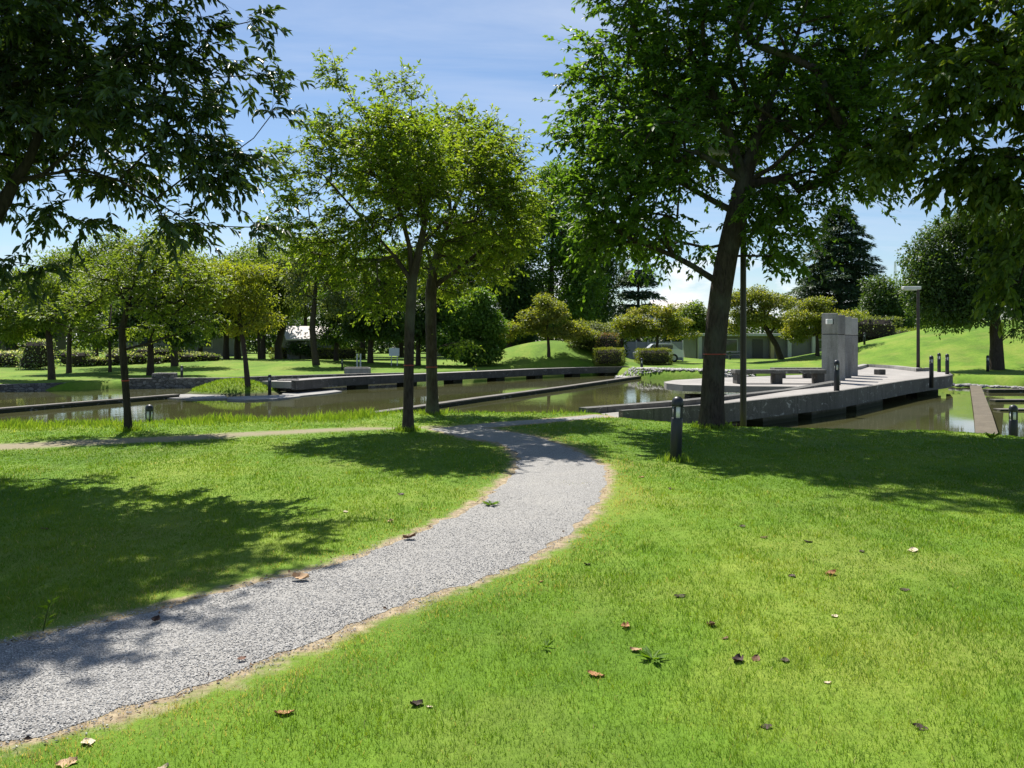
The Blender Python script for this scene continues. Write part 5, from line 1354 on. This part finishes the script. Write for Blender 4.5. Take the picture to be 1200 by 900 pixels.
def weed(px, py, lab, n, L, w, up, seed, tall=0.0):
    r = np.random.default_rng(seed); p = gp(px, py, 0); z = tz(p[0], p[1])
    a = r.uniform(0, 6.28, n); A = np.stack([np.cos(a), np.sin(a), up * r.uniform(.6, 1.4, n)], 1)
    P = np.stack([.01 * np.cos(a), .01 * np.sin(a), np.full(n, .01)], 1)
    o = empty('weed_plant', (p[0], p[1], z), lab, 'plant')
    if tall:
        P[:, 2] = r.random(n) * tall; P[:, 0] += .25 * P[:, 2]
        V, Q = [], []; tube(V, Q, [np.zeros(3), np.array([.12 * tall, 0, tall * .55]), np.array([.25 * tall, 0, tall])], [.004, .003, .0015], 4, 0)
        link('stem', mesh_np('stem', np.concatenate(V), [np.concatenate(Q)], M['leaf_mid']), o)
    lv, lf = leaf_arrays(P, A, np.array([0, 0, 1.0]) + r.normal(0, .2, (n, 3)), L * r.uniform(.6, 1.2, n), w * r.uniform(.7, 1.2, n), True, .25)
    link('foliage', mesh_np('foliage', lv, [lf], M['grass'], {'rnd': ('FACE', np.tile(np.clip(r.normal(.35, .15, n), 0, 1), 2))}), o)
weed(765, 772, 'broad leaved weed rosette growing in the right lawn', 18, .085, .024, .6, 1)
weed(640, 757, 'small sparse weed in the lawn left of the orange leaves', 10, .05, .014, .8, 2)
weed(50, 742, 'tall thin weed at the shaded left path edge', 22, .06, .014, .9, 3, .20)
weed(1162, 514, 'dark leafy weed on the near bank by the broad weir', 16, .16, .04, 1.4, 4)
weed(575, 592, 'low leafy weeds at the left edge of the path bend', 24, .09, .03, .6, 5)

# ------------------------------------------------------------------ light, sky, camera
sun = bpy.data.lights.new('sun', 'SUN'); sun.energy = 4.6; sun.angle = R(.53); sun.color = (1, .955, .88)
so = bpy.data.objects.new('sun', sun); COL.objects.link(so)
el, az = R(SUN_EL), R(SUN_AZ)
sd = Vector((math.cos(el) * math.sin(az), math.cos(el) * math.cos(az), math.sin(el)))
so.rotation_euler = sd.to_track_quat('Z', 'Y').to_euler(); so.location = (0, 0, 60)

world = bpy.data.worlds.new('World'); scene.world = world; world.use_nodes = True
nt = world.node_tree; nt.nodes.clear()
out = nt.nodes.new('ShaderNodeOutputWorld'); bg = nt.nodes.new('ShaderNodeBackground'); bg.inputs[1].default_value = .066
sky = nt.nodes.new('ShaderNodeTexSky'); sky.sky_type = 'NISHITA'; sky.sun_disc = False; sky.sun_elevation = el; sky.sun_rotation = az
sky.air_density = 1.0; sky.dust_density = .25; sky.ozone_density = 4.0; sky.altitude = 50
tc = nt.nodes.new('ShaderNodeTexCoord'); sp = nt.nodes.new('ShaderNodeSeparateXYZ'); nt.links.new(tc.outputs['Generated'], sp.inputs[0])
den = math_(nt, 'ADD', math_(nt, 'MAXIMUM', sp.outputs[2], 0.0), .12)
cx = math_(nt, 'DIVIDE', sp.outputs[0], den); cy = math_(nt, 'DIVIDE', sp.outputs[1], den)
cb = nt.nodes.new('ShaderNodeCombineXYZ'); nt.links.new(cx, cb.inputs[0]); nt.links.new(cy, cb.inputs[1])
mp = nd(nt, 'ShaderNodeMapping'); mp.inputs['Scale'].default_value = (.35, 1.1, 1); mp.inputs['Rotation'].default_value = (0, 0, R(14)); nt.links.new(cb.outputs[0], mp.inputs[0])
ci = noise(nt, 1.5, 7, .6, mp.outputs[0], .9)
cirrus = math_(nt, 'MULTIPLY', ramp(nt, ci, [(.44, (0, 0, 0)), (.74, (1, 1, 1))]), .40)
mp2 = nd(nt, 'ShaderNodeMapping'); mp2.inputs['Scale'].default_value = (7, 7, 16); mp2.inputs['Location'].default_value = (1.3, .4, .2); nt.links.new(tc.outputs['Generated'], mp2.inputs[0])
cu = noise(nt, 1.0, 7, .58, mp2.outputs[0], .25)
low = ramp(nt, sp.outputs[2], [(.0, (1, 1, 1)), (.07, (.95, .95, .95)), (.17, (.35, .35, .35)), (.24, (0, 0, 0))])
cum = ramp(nt, math_(nt, 'MULTIPLY', cu, math_(nt, 'ADD', math_(nt, 'MULTIPLY', low, .55), .45)), [(.46, (0, 0, 0)), (.56, (1, 1, 1))])
cum = math_(nt, 'MULTIPLY', cum, low)
c1 = mixc(nt, cirrus, sky.outputs[0], (6.2, 6.9, 8.2))
c2 = mixc(nt, math_(nt, 'MULTIPLY', cum, .92), c1, (9.0, 9.2, 9.6))
nt.links.new(c2, bg.inputs[0]); nt.links.new(bg.outputs[0], out.inputs[0])

cam = bpy.data.cameras.new('camera'); co = bpy.data.objects.new('camera', cam); COL.objects.link(co)
co.location = (0, 0, CH); co.rotation_euler = (R(90), 0, 0)
cam.sensor_width = 36; cam.lens = 36 * F / 1200; cam.shift_y = -(450 - HZ) / 1200; cam.clip_start = .05; cam.clip_end = 9000
scene.camera = co
scene.view_settings.view_transform = 'Standard'; scene.view_settings.look = 'None'
scene.view_settings.exposure = .90; scene.view_settings.gamma = 1.0; scene.view_settings.use_curve_mapping = False
scene.cycles.use_denoising = True
scene.cycles.max_bounces = 6; scene.cycles.diffuse_bounces = 3; scene.cycles.glossy_bounces = 3; scene.cycles.transmission_bounces = 4
